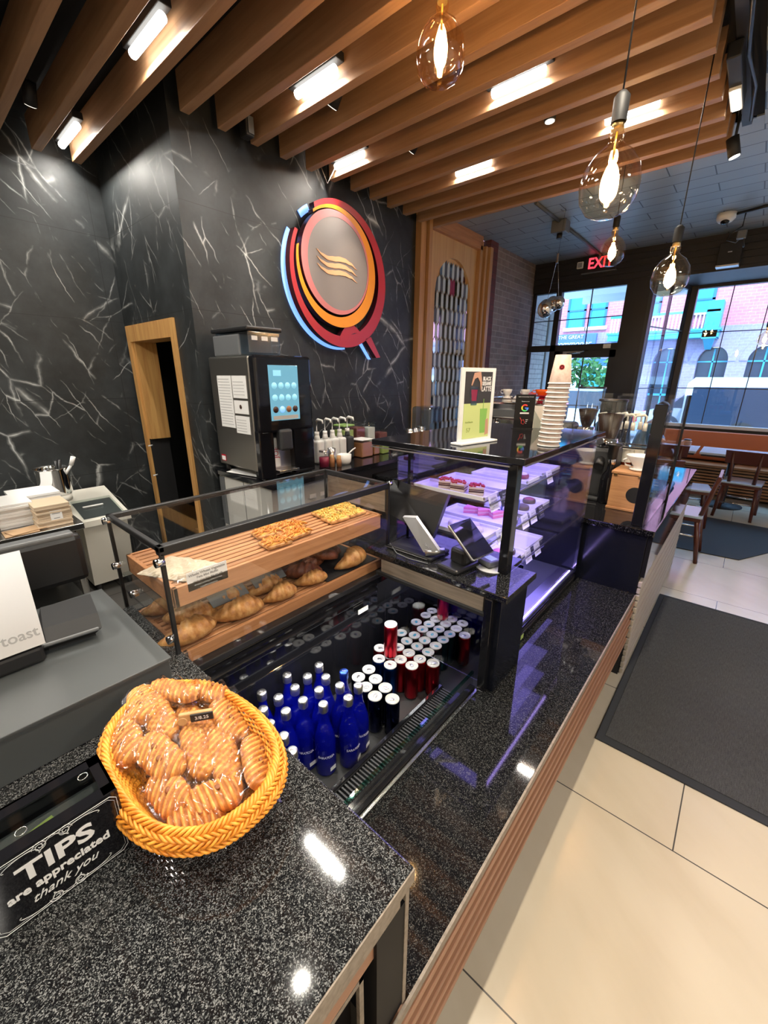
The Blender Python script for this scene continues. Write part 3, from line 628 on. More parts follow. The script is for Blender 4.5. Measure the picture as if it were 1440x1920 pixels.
# ------------------------------------------------------------------ blue glass water bottles
def make_bottle(label, loc):
    T = thing('water_bottle', label, 'bottle', loc, 0, 'blue glass water bottles in the cooler')
    pr = [(0, .004), (.026, .003), (.0325, .0), (.036, .008), (.036, .125), (.0335, .150), (.024, .185), (.0155, .215), (.0135, .235), (.0135, .258)]
    lpart('glass_body', 'blue_glass', T, MB().lathe(pr, seg=24)); lpart('water', 'blue_glass', T, MB().lathe([(0, .006), (.0335, .009), (.0335, .125), (.031, .150), (.022, .183), (.0, .190)], seg=20))
    cp = lpart('cap', 'cap_metal', T, MB().lathe([(.0155, .250), (.0162, .253), (.0158, .262), (.0165, .266), (.0160, .2775), (.0145, .280), (.0, .280)], seg=24))
    c = MB().text('S', .017, (0, 0, .2802), (0, 1, 0), (-1, 0, 0), 0, .0003); c.build('cap_letter', 'grey_text', cp)
    mb = MB()
    for i, ch in enumerate('SARATOGA'):
        a = R(-45 + 11.5*i) - .55; n = Vector((math.cos(a), math.sin(a), 0)); mb.text(ch, .013, n*.0366 + Vector((0, 0, .085)), Vector((-n.y, n.x, 0)), (0, 0, 1), 0, .0002)
    mb.box(.0362, .0366, -.012, .012, .022, .038) ; lpart('printed_name', 'white_text', T, mb)
    return T
bts = [(-.853, .691), (-.812, .765), (-.827, .829), (-.876, .787), (-.915, .844), (-.914, .725), (-.918, .659), (-.922, .593), (-.945, .783), (-.986, .678), (-.997, .742), (-1.012, .809),
       (-.990, .613), (-1.056, .697), (-1.050, .588), (-.983, .549), (-.918, .530), (-.847, .530), (-.786, .515)]
LB = ['nearest the air grille with its base fully in view', 'left of the navy cans with its printed name showing', 'touching the front navy cans by the grille', 'behind the front bottle by the navy cans', '', 'in the middle of the cluster, right of centre', 'at the centre of the cluster',
      'left of the cluster centre', 'beyond the central bottles, toward the cans', 'in the rear row, near the middle', 'in the rear row, right of the middle', 'farthest from the camera, standing alone at the back', 'in the third row toward the basket',
      'against the rear liner, second from the back', 'against the rear liner nearest the basket', 'partly behind the basket rim, upper one', 'partly behind the basket rim, middle one', 'beside the basket rim with its cap showing', 'at the granite corner beside the basket, lowest cap']
proto = None
for i, (x, y) in enumerate(bts):
    lab = 'blue glass bottle with silver cap ' + LB[i] if i != 4 else 'blue glass water bottle with a bright blue cap beside the navy cans'
    if proto is None: proto = make_bottle(lab, (x, y, .402)); continue
    b = dup(proto, (x, y, .402), random.uniform(-.5, .5), lab)
    if i == 4:
        for c in b.children:
            if c.name.startswith('cap') and 'letter' not in c.name: c.data = c.data.copy(); c.data.materials[0] = M['cap_blue']

# ------------------------------------------------------------------ glass pastry case
PX0, PX1, PY0, PY1, PZ0, PZ1 = -1.54, -1.115, .372, 1.335, .828, 1.262
T = thing('pastry_case', 'long glass pastry display case with black frame and oak slatted trays', 'display case', ((PX0+PX1)/2, (PY0+PY1)/2, PZ0))
part('base', 'black_plastic', T, B(PX0, PX1, PY0, PY1, PZ0, PZ0+.022, .003))
part('top_frame', 'black_plastic', T, MB().box(PX1-.028, PX1, PY0, PY1, PZ1-.028, PZ1, 0, .003).box(PX0, PX0+.018, PY0, PY1, PZ1-.018, PZ1, 0, .003).box(PX0, PX1, PY0, PY0+.016, PZ1-.018, PZ1, 0, .003).box(PX0, PX1, PY1-.016, PY1, PZ1-.018, PZ1, 0, .003))
part('corner_post', 'black_plastic', T, MB().box(PX1-.012, PX1, PY0, PY0+.012, PZ0, PZ1-.02, 0, .002)); part('corner_post', 'black_plastic', T, MB().box(PX1-.012, PX1, PY1-.012, PY1, PZ0, PZ1-.02, 0, .002))
part('corner_post', 'black_plastic', T, MB().box(PX0, PX0+.010, PY0, PY0+.010, PZ0, PZ1-.02)); part('corner_post', 'black_plastic', T, MB().box(PX0, PX0+.010, PY1-.010, PY1, PZ0, PZ1-.02))
part('top_glass', 'glass', T, B(PX0+.018, PX1-.028, PY0+.016, PY1-.016, PZ1-.010, PZ1-.005)); part('front_glass', 'glass', T, B(PX1-.004, PX1-.001, PY0+.012, PY1-.012, PZ0+.022, PZ1-.028))
part('end_glass', 'glass', T, B(PX0+.01, PX1-.012, PY0+.002, PY0+.006, PZ0+.022, PZ1-.018)); part('end_glass', 'glass', T, B(PX0+.01, PX1-.012, PY1-.006, PY1-.002, PZ0+.022, PZ1-.018))
for x, z in ((PX1-.006, PZ1-.045), (PX0+.01, PZ1-.02), (PX1-.02, PZ0+.14), (PX0+.01, PZ0+.25), (PX0+.14, PZ0+.19)): part('clamp_knob', 'chrome', T, MB().cyl((x, PY0-.014, z), (x, PY0+.010, z), .012, seg=16))
for x in (PX1-.004,): part('clamp_knob', 'chrome', T, MB().cyl((x, PY1+.012, PZ1-.006), (x, PY1-.01, PZ1-.006), .011, seg=16))
part('maker_mark', 'black_plastic', T, MB().box(-1.35, -1.22, PY1-.03, PY1-.0285, 1.12, 1.20, 0), label='grey maker plate') if False else None
part('rear_board', 'grey_board', T, B(PX0+.03, PX1-.02, PY1-.012, PY1-.008, 1.125, 1.235), label='grey wood look board inside the far end')
def tray(name, z0, z1, parent, x0=PX0+.02, x1=PX1-.035, y0=PY0+.03, y1=PY1-.012):
    mb = MB().box(x1-.014, x1, y0, y1, z0, z1, 0, .002).box(x0, x0+.012, y0, y1, z0, z1, 0, .002).box(x0, x1, y0, y0+.014, z0, z1, 0, .002).box(x0, x1, y1-.014, y1, z0, z1, 0, .002)
    n = 11
    for i in range(n):
        xx = x0+.014 + (x1-x0-.03)*i/n; mb.box(xx, xx+.021, y0+.01, y1-.01, z1-.014, z1-.004, 0, .002, 1)
    part(name, 'tray_wood', parent, mb)
tray('upper_tray', 1.048, 1.112, T); tray('lower_tray', .85, .893, T)
part('tray_shelf', 'clear_acrylic', T, B(PX0+.01, PX1-.03, PY0+.01, PY1-.01, 1.040, 1.046))
part('tray_insert', 'black_matte', T, B(PX0+.03, PX1-.05, 1.00, PY1-.03, .893, .8945), label='dark tray liner')
# white sign inside the case
mb = MB().box(-1.152, -1.150, .445, .572, 1.085, 1.145, 0)
for k, (tx, s_) in enumerate((('Whole Wheat Vegetable', .0115), ('Feta Mini Muffin', .0105), ('whole wheat flour, feta, egg, milk', .007), ('spinach, carrots, olives, onions', .007), ('vegetable oil, spices', .007))):
    mb.text(tx, s_, (-1.1495, .508, 1.135-.0115*k), (0, 1, 0), (0, 0, 1), 1, .0002, bold=.0003)
solo('ingredient_card', ['white_plastic', 'grey_text'], mb, 'white plastic ingredient card with small print on the upper oak tray', 'price card', (-1.151, .508, 1.085))

mat('wrap_cream', (.50, .43, .32), .35)
# wrapped sandwich bag at near end of upper tray
def bag_mesh(L, W, H, seed, nx=18, ny=12, mi=0, puff=1.0):
    rr = random.Random(seed); b = MB(); top = []; bot = []
    for j in range(ny+1):
        for i in range(nx+1):
            u, v = i/nx*2-1, j/ny*2-1; e = (1-abs(u)**4)*(1-abs(v)**4)
            wr = (rr.random()-.5)*.0035*puff
            x = u*L/2*(1-.05*(1-abs(v))*abs(u)); y = v*W/2*(1+(rr.random()-.5)*.05); z = H*(e**.6)*(.75+.25*math.sin(u*9+v*7+seed)) + wr
            top.append(b.bm.verts.new((x, y, max(z, 0)+.001))); bot.append(b.bm.verts.new((x, y, -.002*e)))
    w_ = nx+1
    for j in range(ny):
        for i in range(nx):
            a = j*w_+i
            for arr, fl in ((top, 0), (bot, 1)):
                q = (arr[a], arr[a+1], arr[a+w_+1], arr[a+w_]); f = b.bm.faces.new(q if not fl else q[::-1]); f.material_index = mi
    return b
b = bag_mesh(.20, .14, .016, 4, 30, 22); o = b.build('wrapped_bread', ['wrap_cream'], None); o.location = (-1.27, .475, 1.112); o.rotation_euler = (0, 0, R(25)); tag(o, 'pale flat bread in a crumpled clear wrap on the upper oak tray', 'wrapped food')
o = bag_mesh(.10, .05, .015, 9).build('foil_wrap', ['plastic_wrap'], None); o.location = (-1.185, .47, 1.113); o.rotation_euler = (0, 0, R(75)); tag(o, 'crinkled clear wrap end beside the white ingredient card', 'wrap')

# croissants
def make_croissant(name, m_, label, group, crescent=.9, seeds=False):
    T = thing(name, label, 'croissant', (0, 0, 0), 0, group); mb = MB(); n = 40; seg = 18; rings = []
    for i in range(n+1):
        t = i/n; a = (t-.5)*crescent*2; Rr = .085
        c = Vector((Rr*math.sin(a)*1.15, Rr*(1-math.cos(a)), 0)); d = Vector((math.cos(a), math.sin(a), 0)); nn = Vector((-d.y, d.x, 0))
        r = .040*max(.12, math.sin(PI*(.06+.88*t)))**.75; st = (t*9) % 1; r *= .90 + .12*(1-st) + .03*math.sin(t*31)
        skew = .010
        ring = [mb.bm.verts.new(c + nn*(r*1.1*math.cos(2*PI*k/seg)) + Vector((0, 0, 1))*(r*.85 + r*.85*math.sin(2*PI*k/seg)) + d*skew*math.cos(2*PI*k/seg)) for k in range(seg)]
        rings.append(ring)
    for i in range(n):
        for k in range(seg):
            f = mb.bm.faces.new((rings[i][k], rings[i][(k+1) % seg], rings[i+1][(k+1) % seg], rings[i+1][k])); f.smooth = True
    mb.bm.faces.new(rings[0]); mb.bm.faces.new(rings[-1])
    lpart('crust', m_, T, mb)
    if seeds:
        s = MB(); rr = random.Random(2)
        for i in range(14): s.ellipsoid((rr.uniform(-.02, .02), rr.uniform(-.006, .018), .056), .0035, .002, .001, 0, 6, 4)
        lpart('chocolate_seeds', 'choc', T, s)
    return T
cg = 'croissants on the lower oak tray'
c1 = make_croissant('croissant', 'croissant', 'golden croissant with a flaky crust nearest the camera on the lower tray', cg); c1.location = (-1.20, .455, .893); c1.rotation_euler = (0, 0, R(95))
c1.scale = (1.15, 1.15, 1.1)
for x, y, rz, s_, txt in ((-1.20, .63, 80, 1.1, 'golden croissant in the middle of the front row on the lower tray'), (-1.30, .50, 60, 1.05, 'golden croissant behind the nearest one on the lower tray'),
                          (-1.31, .66, 110, 1.05, 'golden croissant behind the middle one on the lower tray'), (-1.42, .48, 80, 1, 'golden croissant near the back corner of the lower tray'),
                          (-1.20, .955, 75, .85, 'small golden croissant before the dark croissants'), (-1.29, .80, 100, 1, 'golden croissant behind the seeded one')):
    o = dup(c1, (x, y, .893), R(rz), txt); o.scale = (s_, s_, s_)
c2 = make_croissant('filled_croissant', 'croissant', 'pale croissant topped with chocolate pieces in the middle of the lower tray', cg, .7, True); c2.location = (-1.195, .80, .893); c2.rotation_euler = (0, 0, R(85))
c3 = make_croissant('chocolate_croissant', 'croissant_dark', 'dark chocolate croissant lying in front at the far end of the lower tray', cg); c3.location = (-1.27, .96, .895); c3.rotation_euler = (0, 0, R(50))
for x, y, rz, z, txt in ((-1.32, 1.05, 100, .895, 'dark chocolate croissant in the middle of the far group'), (-1.38, .94, 70, .895, 'dark chocolate croissant at the back of the far group'),
                         (-1.36, 1.16, 60, .895, 'dark chocolate croissant behind the far brown croissant'), (-1.30, 1.07, 20, .935, 'dark chocolate croissant resting on top of the far group')): dup(c3, (x, y, z), R(rz), txt)
c4 = make_croissant('almond_croissant', 'croissant', 'large brown croissant at the far right end of the lower tray', cg); c4.location = (-1.20, 1.19, .895); c4.rotation_euler = (0, 0, R(100)); c4.scale = (1.1, 1.1, 1.2)
# dark paper sheets between rows
o = solo('tray_liner_paper', ['grey_plastic'], MB().box(-1.40, -1.25, .73, .87, .98, .982, 0, rot=Matrix.Rotation(R(35), 3, 'Y')).box(-1.40, -1.25, .56, .70, .97, .972, 0, rot=Matrix.Rotation(R(30), 3, 'Y')), 'dark translucent paper dividers leaning behind the front croissants', 'paper divider', (-1.32, .72, .893))
# pizza squares
def make_pizza(label, m_, seed):
    T = thing('pizza_square', label, 'pastry', (0, 0, 0), 0, 'square cheese pastries on the upper tray'); rr = random.Random(seed)
    lpart('crust', 'crust', T, B(-.05, .05, -.04, .04, 0, .014, .005)); mb = MB()
    for i in range(46):
        x, y = rr.uniform(-.042, .042), rr.uniform(-.033, .033); a = rr.uniform(0, PI); L = rr.uniform(.008, .018)
        mb.tube([(x-L*math.cos(a), y-L*math.sin(a), .016), (x, y, .020+rr.random()*.006), (x+L*math.cos(a), y+L*math.sin(a), .015)], rr.uniform(.0018, .0034), 5)
    mb.box(-.045, .045, -.035, .035, .010, .017, 0, .004)
    lpart('topping', m_, T, mb); return T
p1 = make_pizza('orange cheese pastry square nearest the camera on the upper tray', 'pizza', 1); p1.location = (-1.215, .80, 1.11); p1.rotation_euler = (0, 0, R(85))
for x, y, rz, txt in ((-1.235, .905, 95, 'orange cheese pastry square second from the near end, front row'), (-1.325, .835, 80, 'orange cheese pastry square at the near end of the middle row'),
                      (-1.315, .945, 88, 'orange cheese pastry square in the middle row by the gap'), (-1.40, .91, 92, 'orange cheese pastry square at the back of the near group')): dup(p1, (x, y, 1.11), R(rz), txt)
p2 = make_pizza('green flecked cheese pastry square at the near side of the far group', 'pizza_green', 5); p2.location = (-1.25, 1.13, 1.11); p2.rotation_euler = (0, 0, R(85))
for x, y, rz, txt in ((-1.25, 1.235, 90, 'green flecked cheese pastry square at the front right end'), (-1.34, 1.15, 84, 'green flecked cheese pastry square in the middle of the far group'),
                      (-1.34, 1.26, 95, 'green flecked cheese pastry square in the far rear corner'), (-1.43, 1.20, 88, 'green flecked cheese pastry square at the very back of the tray')): dup(p2, (x, y, 1.11), R(rz), txt)

for y_ in (.70, 1.05, 1.5): add_light('cooler_fill', 'AREA', (-.98, y_, .76 if y_ < 1.2 else   .86), .55, (.95, .97, 1), shape='RECTANGLE', size=.10, size_y=.3)  # added area lights without a fixture, brightening the can tops
# ------------------------------------------------------------------ register riser, terminal, tip box
T = thing('riser_box', 'large dark grey box riser standing on the granite under the nearest terminal', 'riser', (-1.22, -.1, CZ))
part('box_body', 'riser', T, B(-1.48, -.962, -.60, .300, CZ+.001, 1.025, .002)); part('box_lid', 'riser', T, B(-1.485, -.958, -.60, .305, 1.026, 1.034, .002))
T = thing('card_terminal', 'silver stand of the nearest till with its name printed on the front, on the riser', 'payment terminal', (-1.17, .03, 1.034))
def slab(mb, a, b, c_, d, th, mi=0):  # slab from 4 corners, thickness vector
    mb.prism([a, b, c_, d], th, mi); return mb
mb = MB(); sl = [(-1.165, -.13, 1.085), (-1.165, .105, 1.085), (-1.25, .115, 1.30), (-1.25, -.13, 1.30)]
slab(mb, *sl, (-.018, 0, -.006)); part('front_plate', 'toast_silver', T, mb)
mb = MB().box(-1.27, -1.17, -.13, .10, 1.036, 1.078, 0, .008); part('foot', 'black_plastic', T, mb)
uu = Vector((-.085, .0, .215)).normalized(); mb = MB().text('toast', .034, (-1.176, .066, 1.118), (0, 1, 0), uu, 0, .0004, bold=.0004)
mb.tube([(-1.1735, .004, 1.109), (-1.179, .004, 1.121), (-1.182, .008, 1.129), (-1.182, .023, 1.129), (-1.179, .027, 1.121), (-1.1735, .027, 1.109)], .0011, 6, closed=True)
part('name_print', 'grey_text', T, mb)
part('monitor', ['black_plastic', 'grey_plastic'], T, MB().box(-1.60, -1.55, -.30, .30, 1.05, 1.215, 0, .02).box(-1.598, -1.552, -.28, .28, 1.205, 1.222, 1, .006), label='black till screen seen from behind with a grey upper edge')
part('monitor_arm', 'black_plastic', T, B(-1.56, -1.25, -.06, .04, 1.04, 1.10, .01))
T = thing('card_reader', 'black card reader with a chamfered edge beside the silver till stand', 'card reader', (-1.27, .16, 1.034), R(-8))
mb = MB().prism([(-.09, -.055, .012), (.07, -.055, .012), (.085, -.04, .03), (.055, -.04, .062), (-.09, -.04, .055)], (0, .115, 0)); lpart('body', 'black_matte', T, mb)
lpart('edge_strip', 'grey_plastic', T, MB().box(.068, .086, -.05, .07, .024, .034, 0, .004)); lpart('foot', 'black_matte', T, B(-.08, .06, -.04, .06, 0, .014))

T = thing('tip_box', 'black acrylic tip box with a framed white lettered sign', 'tip box', (-.70, .005, CZ))
x0, x1, y0, y1, z0, z1 = -.758, -.655, -.085, .092, CZ+.001, 1.052
part('box_shell', 'black_gloss', T, MB().box(x0, x1-.003, y0, y1, z0, z0+.004).box(x0, x0+.004, y0, y1, z0, z1).box(x0, x1-.003, y0, y0+.004, z0, z1).box(x0, x1-.003, y1-.004, y1, z0, z1)
     .box(x0, x0+.022, y0, y1, z1-.004, z1).box(x1-.024, x1-.003, y0, y1, z1-.004, z1).box(x0, x1-.003, y1-.018, y1, z1-.004, z1).box(x0, x1-.003, y0, y0+.018, z1-.004, z1))
part('lid_window', 'clear_acrylic', T, B(x0+.022, x1-.024, y0+.018, y1-.018, z1-.004, z1-.002)); part('inner_tray', 'grey_plastic', T, B(x0+.01, x1-.01, y0+.008, y1-.008, z1-.05, z1-.046))
part('banknotes', 'powder_green', T, MB().box(x0+.035, x1-.045, y0+.03, y0+.10, z1-.043, z1-.042, 0, rot=Matrix.Rotation(R(12), 3, 'Z')))
for cx_, cy_ in ((x0+.034, y1-.030), (x1-.034, y0+.060)): part('slot_ring', 'steel', T, MB().tube([(cx_+.007*math.cos(a), cy_+.007*math.sin(a), z1+.001) for a in [2*PI*i/16 for i in range(16)]], .0008, 5, closed=True))
part('sign_plate', 'black_gloss', T, B(x1-.003, x1, y0, y1, z0, z1+.002))
X = x1+.0004; cy = (y0+y1)/2; mb = MB()
mb.text('TIPS', .042, (X, cy, z0+.088), (0, 1, 0), (0, 0, 1), 0, .0003, bold=.0011, sx=1.25)
mb.text('are appreciated', .0205, (X, cy, z0+.058), (0, 1, 0), (0, 0, 1), 0, .0003, bold=.0006)
mb.text('thank you', .021, (X, cy, z0+.034), (0, 1, 0), (0, 0, 1), 0, .0003, shear=.45)
def fr_line(y_, z_, ins):
    P = []; a = ins; hh = .008
    for (cy_, cz_, sy, sz) in ((y0, z0, 1, 1), (y1, z0, -1, 1), (y1, z1, -1, -1), (y0, z1, 1, -1)):
        c0 = (X, cy_+sy*a, cz_+sz*(a+hh)); c1 = (X, cy_+sy*(a+hh), cz_+sz*a); P += [c0, c1] if sy*sz > 0 else [c1, c0]
    return P
mb.tube(fr_line(0, 0, .004), .0006, 4, closed=True); mb.tube(fr_line(0, 0, .0075), .0003, 4, closed=True)
def scroll(cy_, cz_, s_, flip):
    for d in (-1, 1):
        P = [(X, cy_ + d*s_*(t*3.0 + .9*t*math.sin(t*9)), cz_ + flip*s_*(.55*math.cos(t*9)*(1-t*.5))) for t in [i/30 for i in range(31)]]; mb.tube(P, .0005, 4)
        P = [(X, cy_ + d*s_*(.9 + (.55-.016*i)*math.cos(i*.42)), cz_ + flip*s_*(.15+(.55-.016*i)*math.sin(i*.42))) for i in range(30)]; mb.tube(P, .0005, 4)
scroll(cy, z0+.117, .017, 1); scroll(cy, z0+.013, .017, -1); part('sign_print', 'white_text', T, mb, label='white printed lettering with scroll ornaments')

# ------------------------------------------------------------------ basket with wrapped biscuits
BX, BY = -.690, .224
T = thing('wicker_basket', 'orange woven oval bread basket standing on the near granite counter', 'basket', (BX, BY, CZ), R(2))
def bas(t, u):   # t angle, u 0..1 height ; half sizes
    a = .118+.075*u**.8; b_ = .084+.038*u**.8; e = 2.35
    c_, s_ = math.cos(t), math.sin(t); k = (abs(c_)**e + abs(s_)**e)**(-1/e)
    lift = .012*(c_*c_)*u
    return Vector((a*k*c_, b_*k*s_, .004+.082*u+lift))
mb = MB(); N = 176
for r_ in range(19):
    u = r_/18; mb.tube([bas(2*PI*i/N, u) * 1.0 + (bas(2*PI*i/N, u).xy.normalized().to_3d()) * (.0017*(1 if ((i//2) + r_) % 2 else -1)) for i in range(N)], .0026, 5, closed=True)
lpart('woven_side', 'wicker', T, mb)
mb = MB()
for k in range(58):
    t = 2*PI*k/58; mb.tube([bas(t, u_/8) for u_ in range(9)], .0017, 5)
lpart('upright_canes', 'wicker', T, mb)
mb = MB()
for ph in range(4):
    P = []
    for i in range(300):
        t = 2*PI*i/300; p = bas(t, 1.0); o_ = p.xy.normalized().to_3d(); a = t*26 + ph*PI/2; P.append(p + o_*(.004+.0055*math.cos(a)) + Vector((0, 0, .004+.0048*math.sin(a))))
    mb.tube(P, .0031, 6, closed=True)
for row_, (ro, rz_) in enumerate(((.012, -.002), (.018, -.010), (.020, -.019))):
    for ph in range(3):
        P = []
        for i in range(260):
            t = 2*PI*i/260; p = bas(t, 1.0); o_ = p.xy.normalized().to_3d(); a = t*30*(1 if row_ % 2 else -1) + ph*2*PI/3; P.append(p + o_*(ro+.0042*math.cos(a)) + Vector((0, 0, rz_+.0042*math.sin(a))))
        mb.tube(P, .0029, 5, closed=True)
lpart('braided_rim', 'wicker', T, mb)
mb = MB()
for i in range(17): x = -.112+.014*i; h_ = .078*math.sqrt(max(.05, 1-(x/.118)**2)); mb.box(x-.0045, x+.0045, -h_, h_, .002, .004+.0012*(i % 2))
for i in range(12): y = -.077+.014*i; h_ = .112*math.sqrt(max(.05, 1-(y/.085)**2)); mb.box(-h_, h_, y-.0045, y+.0045, .003, .0062)
lpart('woven_floor', 'wicker', T, mb)

def make_biscuit(label, L=.122, Wd=.062, dots=False, nalm=2, seed=0):
    T = thing('wrapped_biscuit', label, 'biscuit', (0, 0, 0), 0, 'wrapped biscuits in the basket'); mb = MB(); nx, ny = 44, 18; rr = random.Random(seed); top = []
    def prof(u): return (1-abs(u)**5)**.5
    g = []
    for i in range(nx+1):
        u = i/nx*2-1; row_ = []
        for j in range(ny+1):
            v = j/ny*2-1; wd = Wd/2*max(.05, prof(u))*(1+.03*math.sin(u*14)); x = u*L/2; y = v*wd
            z = .016*(max(0, 1-v*v)**.5)*max(.0, prof(u))**.7
            rid = math.sin((u*L*.5 + v*wd*.55)*2*PI/.0125); z += (.0042*rid if not dots else .0036*math.sin(x*420)*math.sin(y*420))*(1-v*v)**.6
            row_.append(mb.bm.verts.new((x, y, .010+z)))
        g.append(row_)
    bt = []
    for i in range(nx+1): u = i/nx*2-1; bt.append([mb.bm.verts.new((u*L/2, s_*Wd/2*max(.05, prof(u))*.92, .001)) for s_ in (-1, 1)])
    for i in range(nx):
        for j in range(ny): f = mb.bm.faces.new((g[i][j], g[i+1][j], g[i+1][j+1], g[i][j+1])); f.smooth = True
        mb.bm.faces.new((g[i][0], bt[i][0], bt[i+1][0], g[i+1][0])); mb.bm.faces.new((g[i][ny], g[i+1][ny], bt[i+1][1], bt[i][1])); mb.bm.faces.new((bt[i][0], bt[i][1], bt[i+1][1], bt[i+1][0]))
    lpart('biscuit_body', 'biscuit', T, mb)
    if nalm:
        mb = MB()
        for k in range(nalm):
            u = (k+.5)/nalm*2-1 if nalm > 1 else .35; mb.ellipsoid((u*L*.24, .004*(-1)**k, .027), .0085, .0055, .0022, 0, 12, 6, fn=lambda c: 1-.25*max(0, c.x))
        lpart('almond', 'almond', T, mb)
    bg_ = bag_mesh(L*1.22, Wd*1.40, .034, seed+3, 34, 20)
    lpart('clear_bag', 'plastic_wrap', T, bg_, smooth=True); return T
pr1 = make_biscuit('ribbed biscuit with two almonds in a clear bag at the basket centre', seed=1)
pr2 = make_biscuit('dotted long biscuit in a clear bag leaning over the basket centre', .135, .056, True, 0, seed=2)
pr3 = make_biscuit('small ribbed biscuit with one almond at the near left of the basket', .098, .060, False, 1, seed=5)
def bisc(pr, px_, py_, pz_, rz, tx, ty, label, first=False):
    o = pr if first else dup(pr, (0, 0, 0), 0, label)
    o.location = (px_, py_, pz_); o.rotation_euler = (R(tx), R(ty), R(rz)); return o
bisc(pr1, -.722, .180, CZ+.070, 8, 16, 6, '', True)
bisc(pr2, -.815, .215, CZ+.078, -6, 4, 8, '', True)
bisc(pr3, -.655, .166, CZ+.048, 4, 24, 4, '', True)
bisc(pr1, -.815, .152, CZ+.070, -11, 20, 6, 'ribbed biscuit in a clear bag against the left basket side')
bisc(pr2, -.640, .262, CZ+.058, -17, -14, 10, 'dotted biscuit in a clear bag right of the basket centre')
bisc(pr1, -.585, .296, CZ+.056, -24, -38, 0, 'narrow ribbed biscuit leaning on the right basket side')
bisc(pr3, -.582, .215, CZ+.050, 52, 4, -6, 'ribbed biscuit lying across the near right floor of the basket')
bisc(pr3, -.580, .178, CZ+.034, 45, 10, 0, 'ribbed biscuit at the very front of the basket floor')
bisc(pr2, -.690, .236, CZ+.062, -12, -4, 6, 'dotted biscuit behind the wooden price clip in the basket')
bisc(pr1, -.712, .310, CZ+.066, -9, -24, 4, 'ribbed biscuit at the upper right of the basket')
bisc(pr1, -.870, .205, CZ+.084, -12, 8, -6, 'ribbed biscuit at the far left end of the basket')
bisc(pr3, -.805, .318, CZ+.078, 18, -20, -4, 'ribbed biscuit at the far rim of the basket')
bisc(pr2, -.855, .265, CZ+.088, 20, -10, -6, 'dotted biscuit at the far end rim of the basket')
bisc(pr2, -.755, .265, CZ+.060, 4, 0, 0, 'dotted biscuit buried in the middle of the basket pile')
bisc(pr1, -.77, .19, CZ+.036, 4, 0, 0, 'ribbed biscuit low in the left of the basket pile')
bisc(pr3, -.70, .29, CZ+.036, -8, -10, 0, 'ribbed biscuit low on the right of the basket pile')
T = thing('price_clip', 'pale wooden clip with a black price label standing among the biscuits', 'price tag', (-.735, .262, CZ+.112), R(55))
lpart('wood_clip', 'ply', T, MB().box(-.035, .030, -.006, .003, -.012, .008, 0, .003).cyl((-.028, -.008, -.008), (-.028, .006, -.008), .009)); lpart('black_label', 'black_matte', T, B(-.012, .032, -.009, -.0055, -.012, .006, .001))
lpart('handwriting', 'white_text', T, MB().text('3/8.25', .011, (.010, -.0093, -.003), (1, 0, 0), (0, 0, 1), 0, .0002))

# ------------------------------------------------------------------ refrigerated display
DX0, DX1, DY0, DY1 = -1.13, -.572, 1.585, 2.395
T = thing('cake_display', 'tall glass cake display lit violet with a black glass top', 'display case', ((DX0+DX1)/2, 1.95, .545))
part('top', 'black_gloss', T, MB().box(-1.27, -.548, 1.385, 2.44, 1.405, 1.43, 0, .003), label='polished black top'); part('top_trim', 'silver', T, MB().box(-1.27, -.60, 1.380, 1.385, 1.395, 1.40).box(-.55, -.545, 1.39, 2.44, 1.402, 1.405))
part('base', 'black_gloss', T, MB().box(DX1-.015, DX1, DY0, DY1, .546, .60, 0, .002).box(DX0, DX1-.01, DY0, DY1, .575, .605)); part('base_trim', 'steel', T, B(DX1-.001, DX1+.003, DY0, DY1, .580, .588))
part('corner_post', 'black_gloss', T, B(-.612, -.575, 1.395, 1.44, .97, 1.405, .002))
part('front_glass', 'glass', T, B(DX0, -.612, 1.402, 1.407, .972, 1.40)); part('side_glass', 'glass', T, MB().box(-.578, -.573, 1.44, DY1, .972, 1.402).box(-.578, -.573, DY0+.02, DY1, .615, .972))
part('end_edge', 'clear_acrylic', T, B(-.585, -.572, DY1-.012, DY1, .61, 1.402), label='bright polished end edge of the glass'); part('rear_post', 'black_gloss', T, B(-1.085, -1.07, 1.42, 1.44, .98, 1.40))
part('end_panel', 'panel_black', T, B(DX0, DX1-.01, DY1-.006, DY1, .6, 1.40)); part('back_panel', 'dark_glass', T, MB().box(DX0-.004, DX0, DY0, DY1, .6, 1.40).box(DX0-.004, DX0, 1.41, DY0, .975, 1.40)); part('front_board', 'panel_black', T, MB().box(DX0, DX1-.01, DY0-.004, DY0, .60, .945).box(DX0, DX1-.02, 1.495, DY0, .955, .97))
part('inner_floor', 'grey_back', T, B(DX0, DX1-.01, DY0, DY1, .612, .620))
for z_ in (.83, 1.045, 1.22):
    part('glass_shelf', 'clear_acrylic', T, B(DX0+.02, -.70, 1.46 if z_ > .97 else DY0+.02, DY1-.03, z_-.006, z_)); part('shelf_edge', 'silver', T, B(-.702, -.698, 1.46 if z_ > .97 else DY0+.03, DY1-.03, z_-.008, z_))
part('led_strip', 'led_purple', T, MB().box(-.625, -.615, 1.46, DY1-.03, 1.388, 1.394).box(-.60, -.594, DY0+.03, DY1-.03, .622, .626))
for z_ in (1.37, 1.19, 1.02, .80):
    l = add_light('case_lamp', 'AREA', (-.86, 1.90, z_), 3.0 if z_ > .9 else 2.4, (.30, .24, 1), shape='RECTANGLE', size=.45, size_y=.85)
part('drain_grille', 'silver', T, MB().box(-.66, -.585, DY0+.03, DY1-.03, .620, .624))
part('rating_label', 'powder_green', T, B(DX1+.0, DX1+.003, DY0+.02, DY0+.07, .556, .578), label='small yellow label on the base')
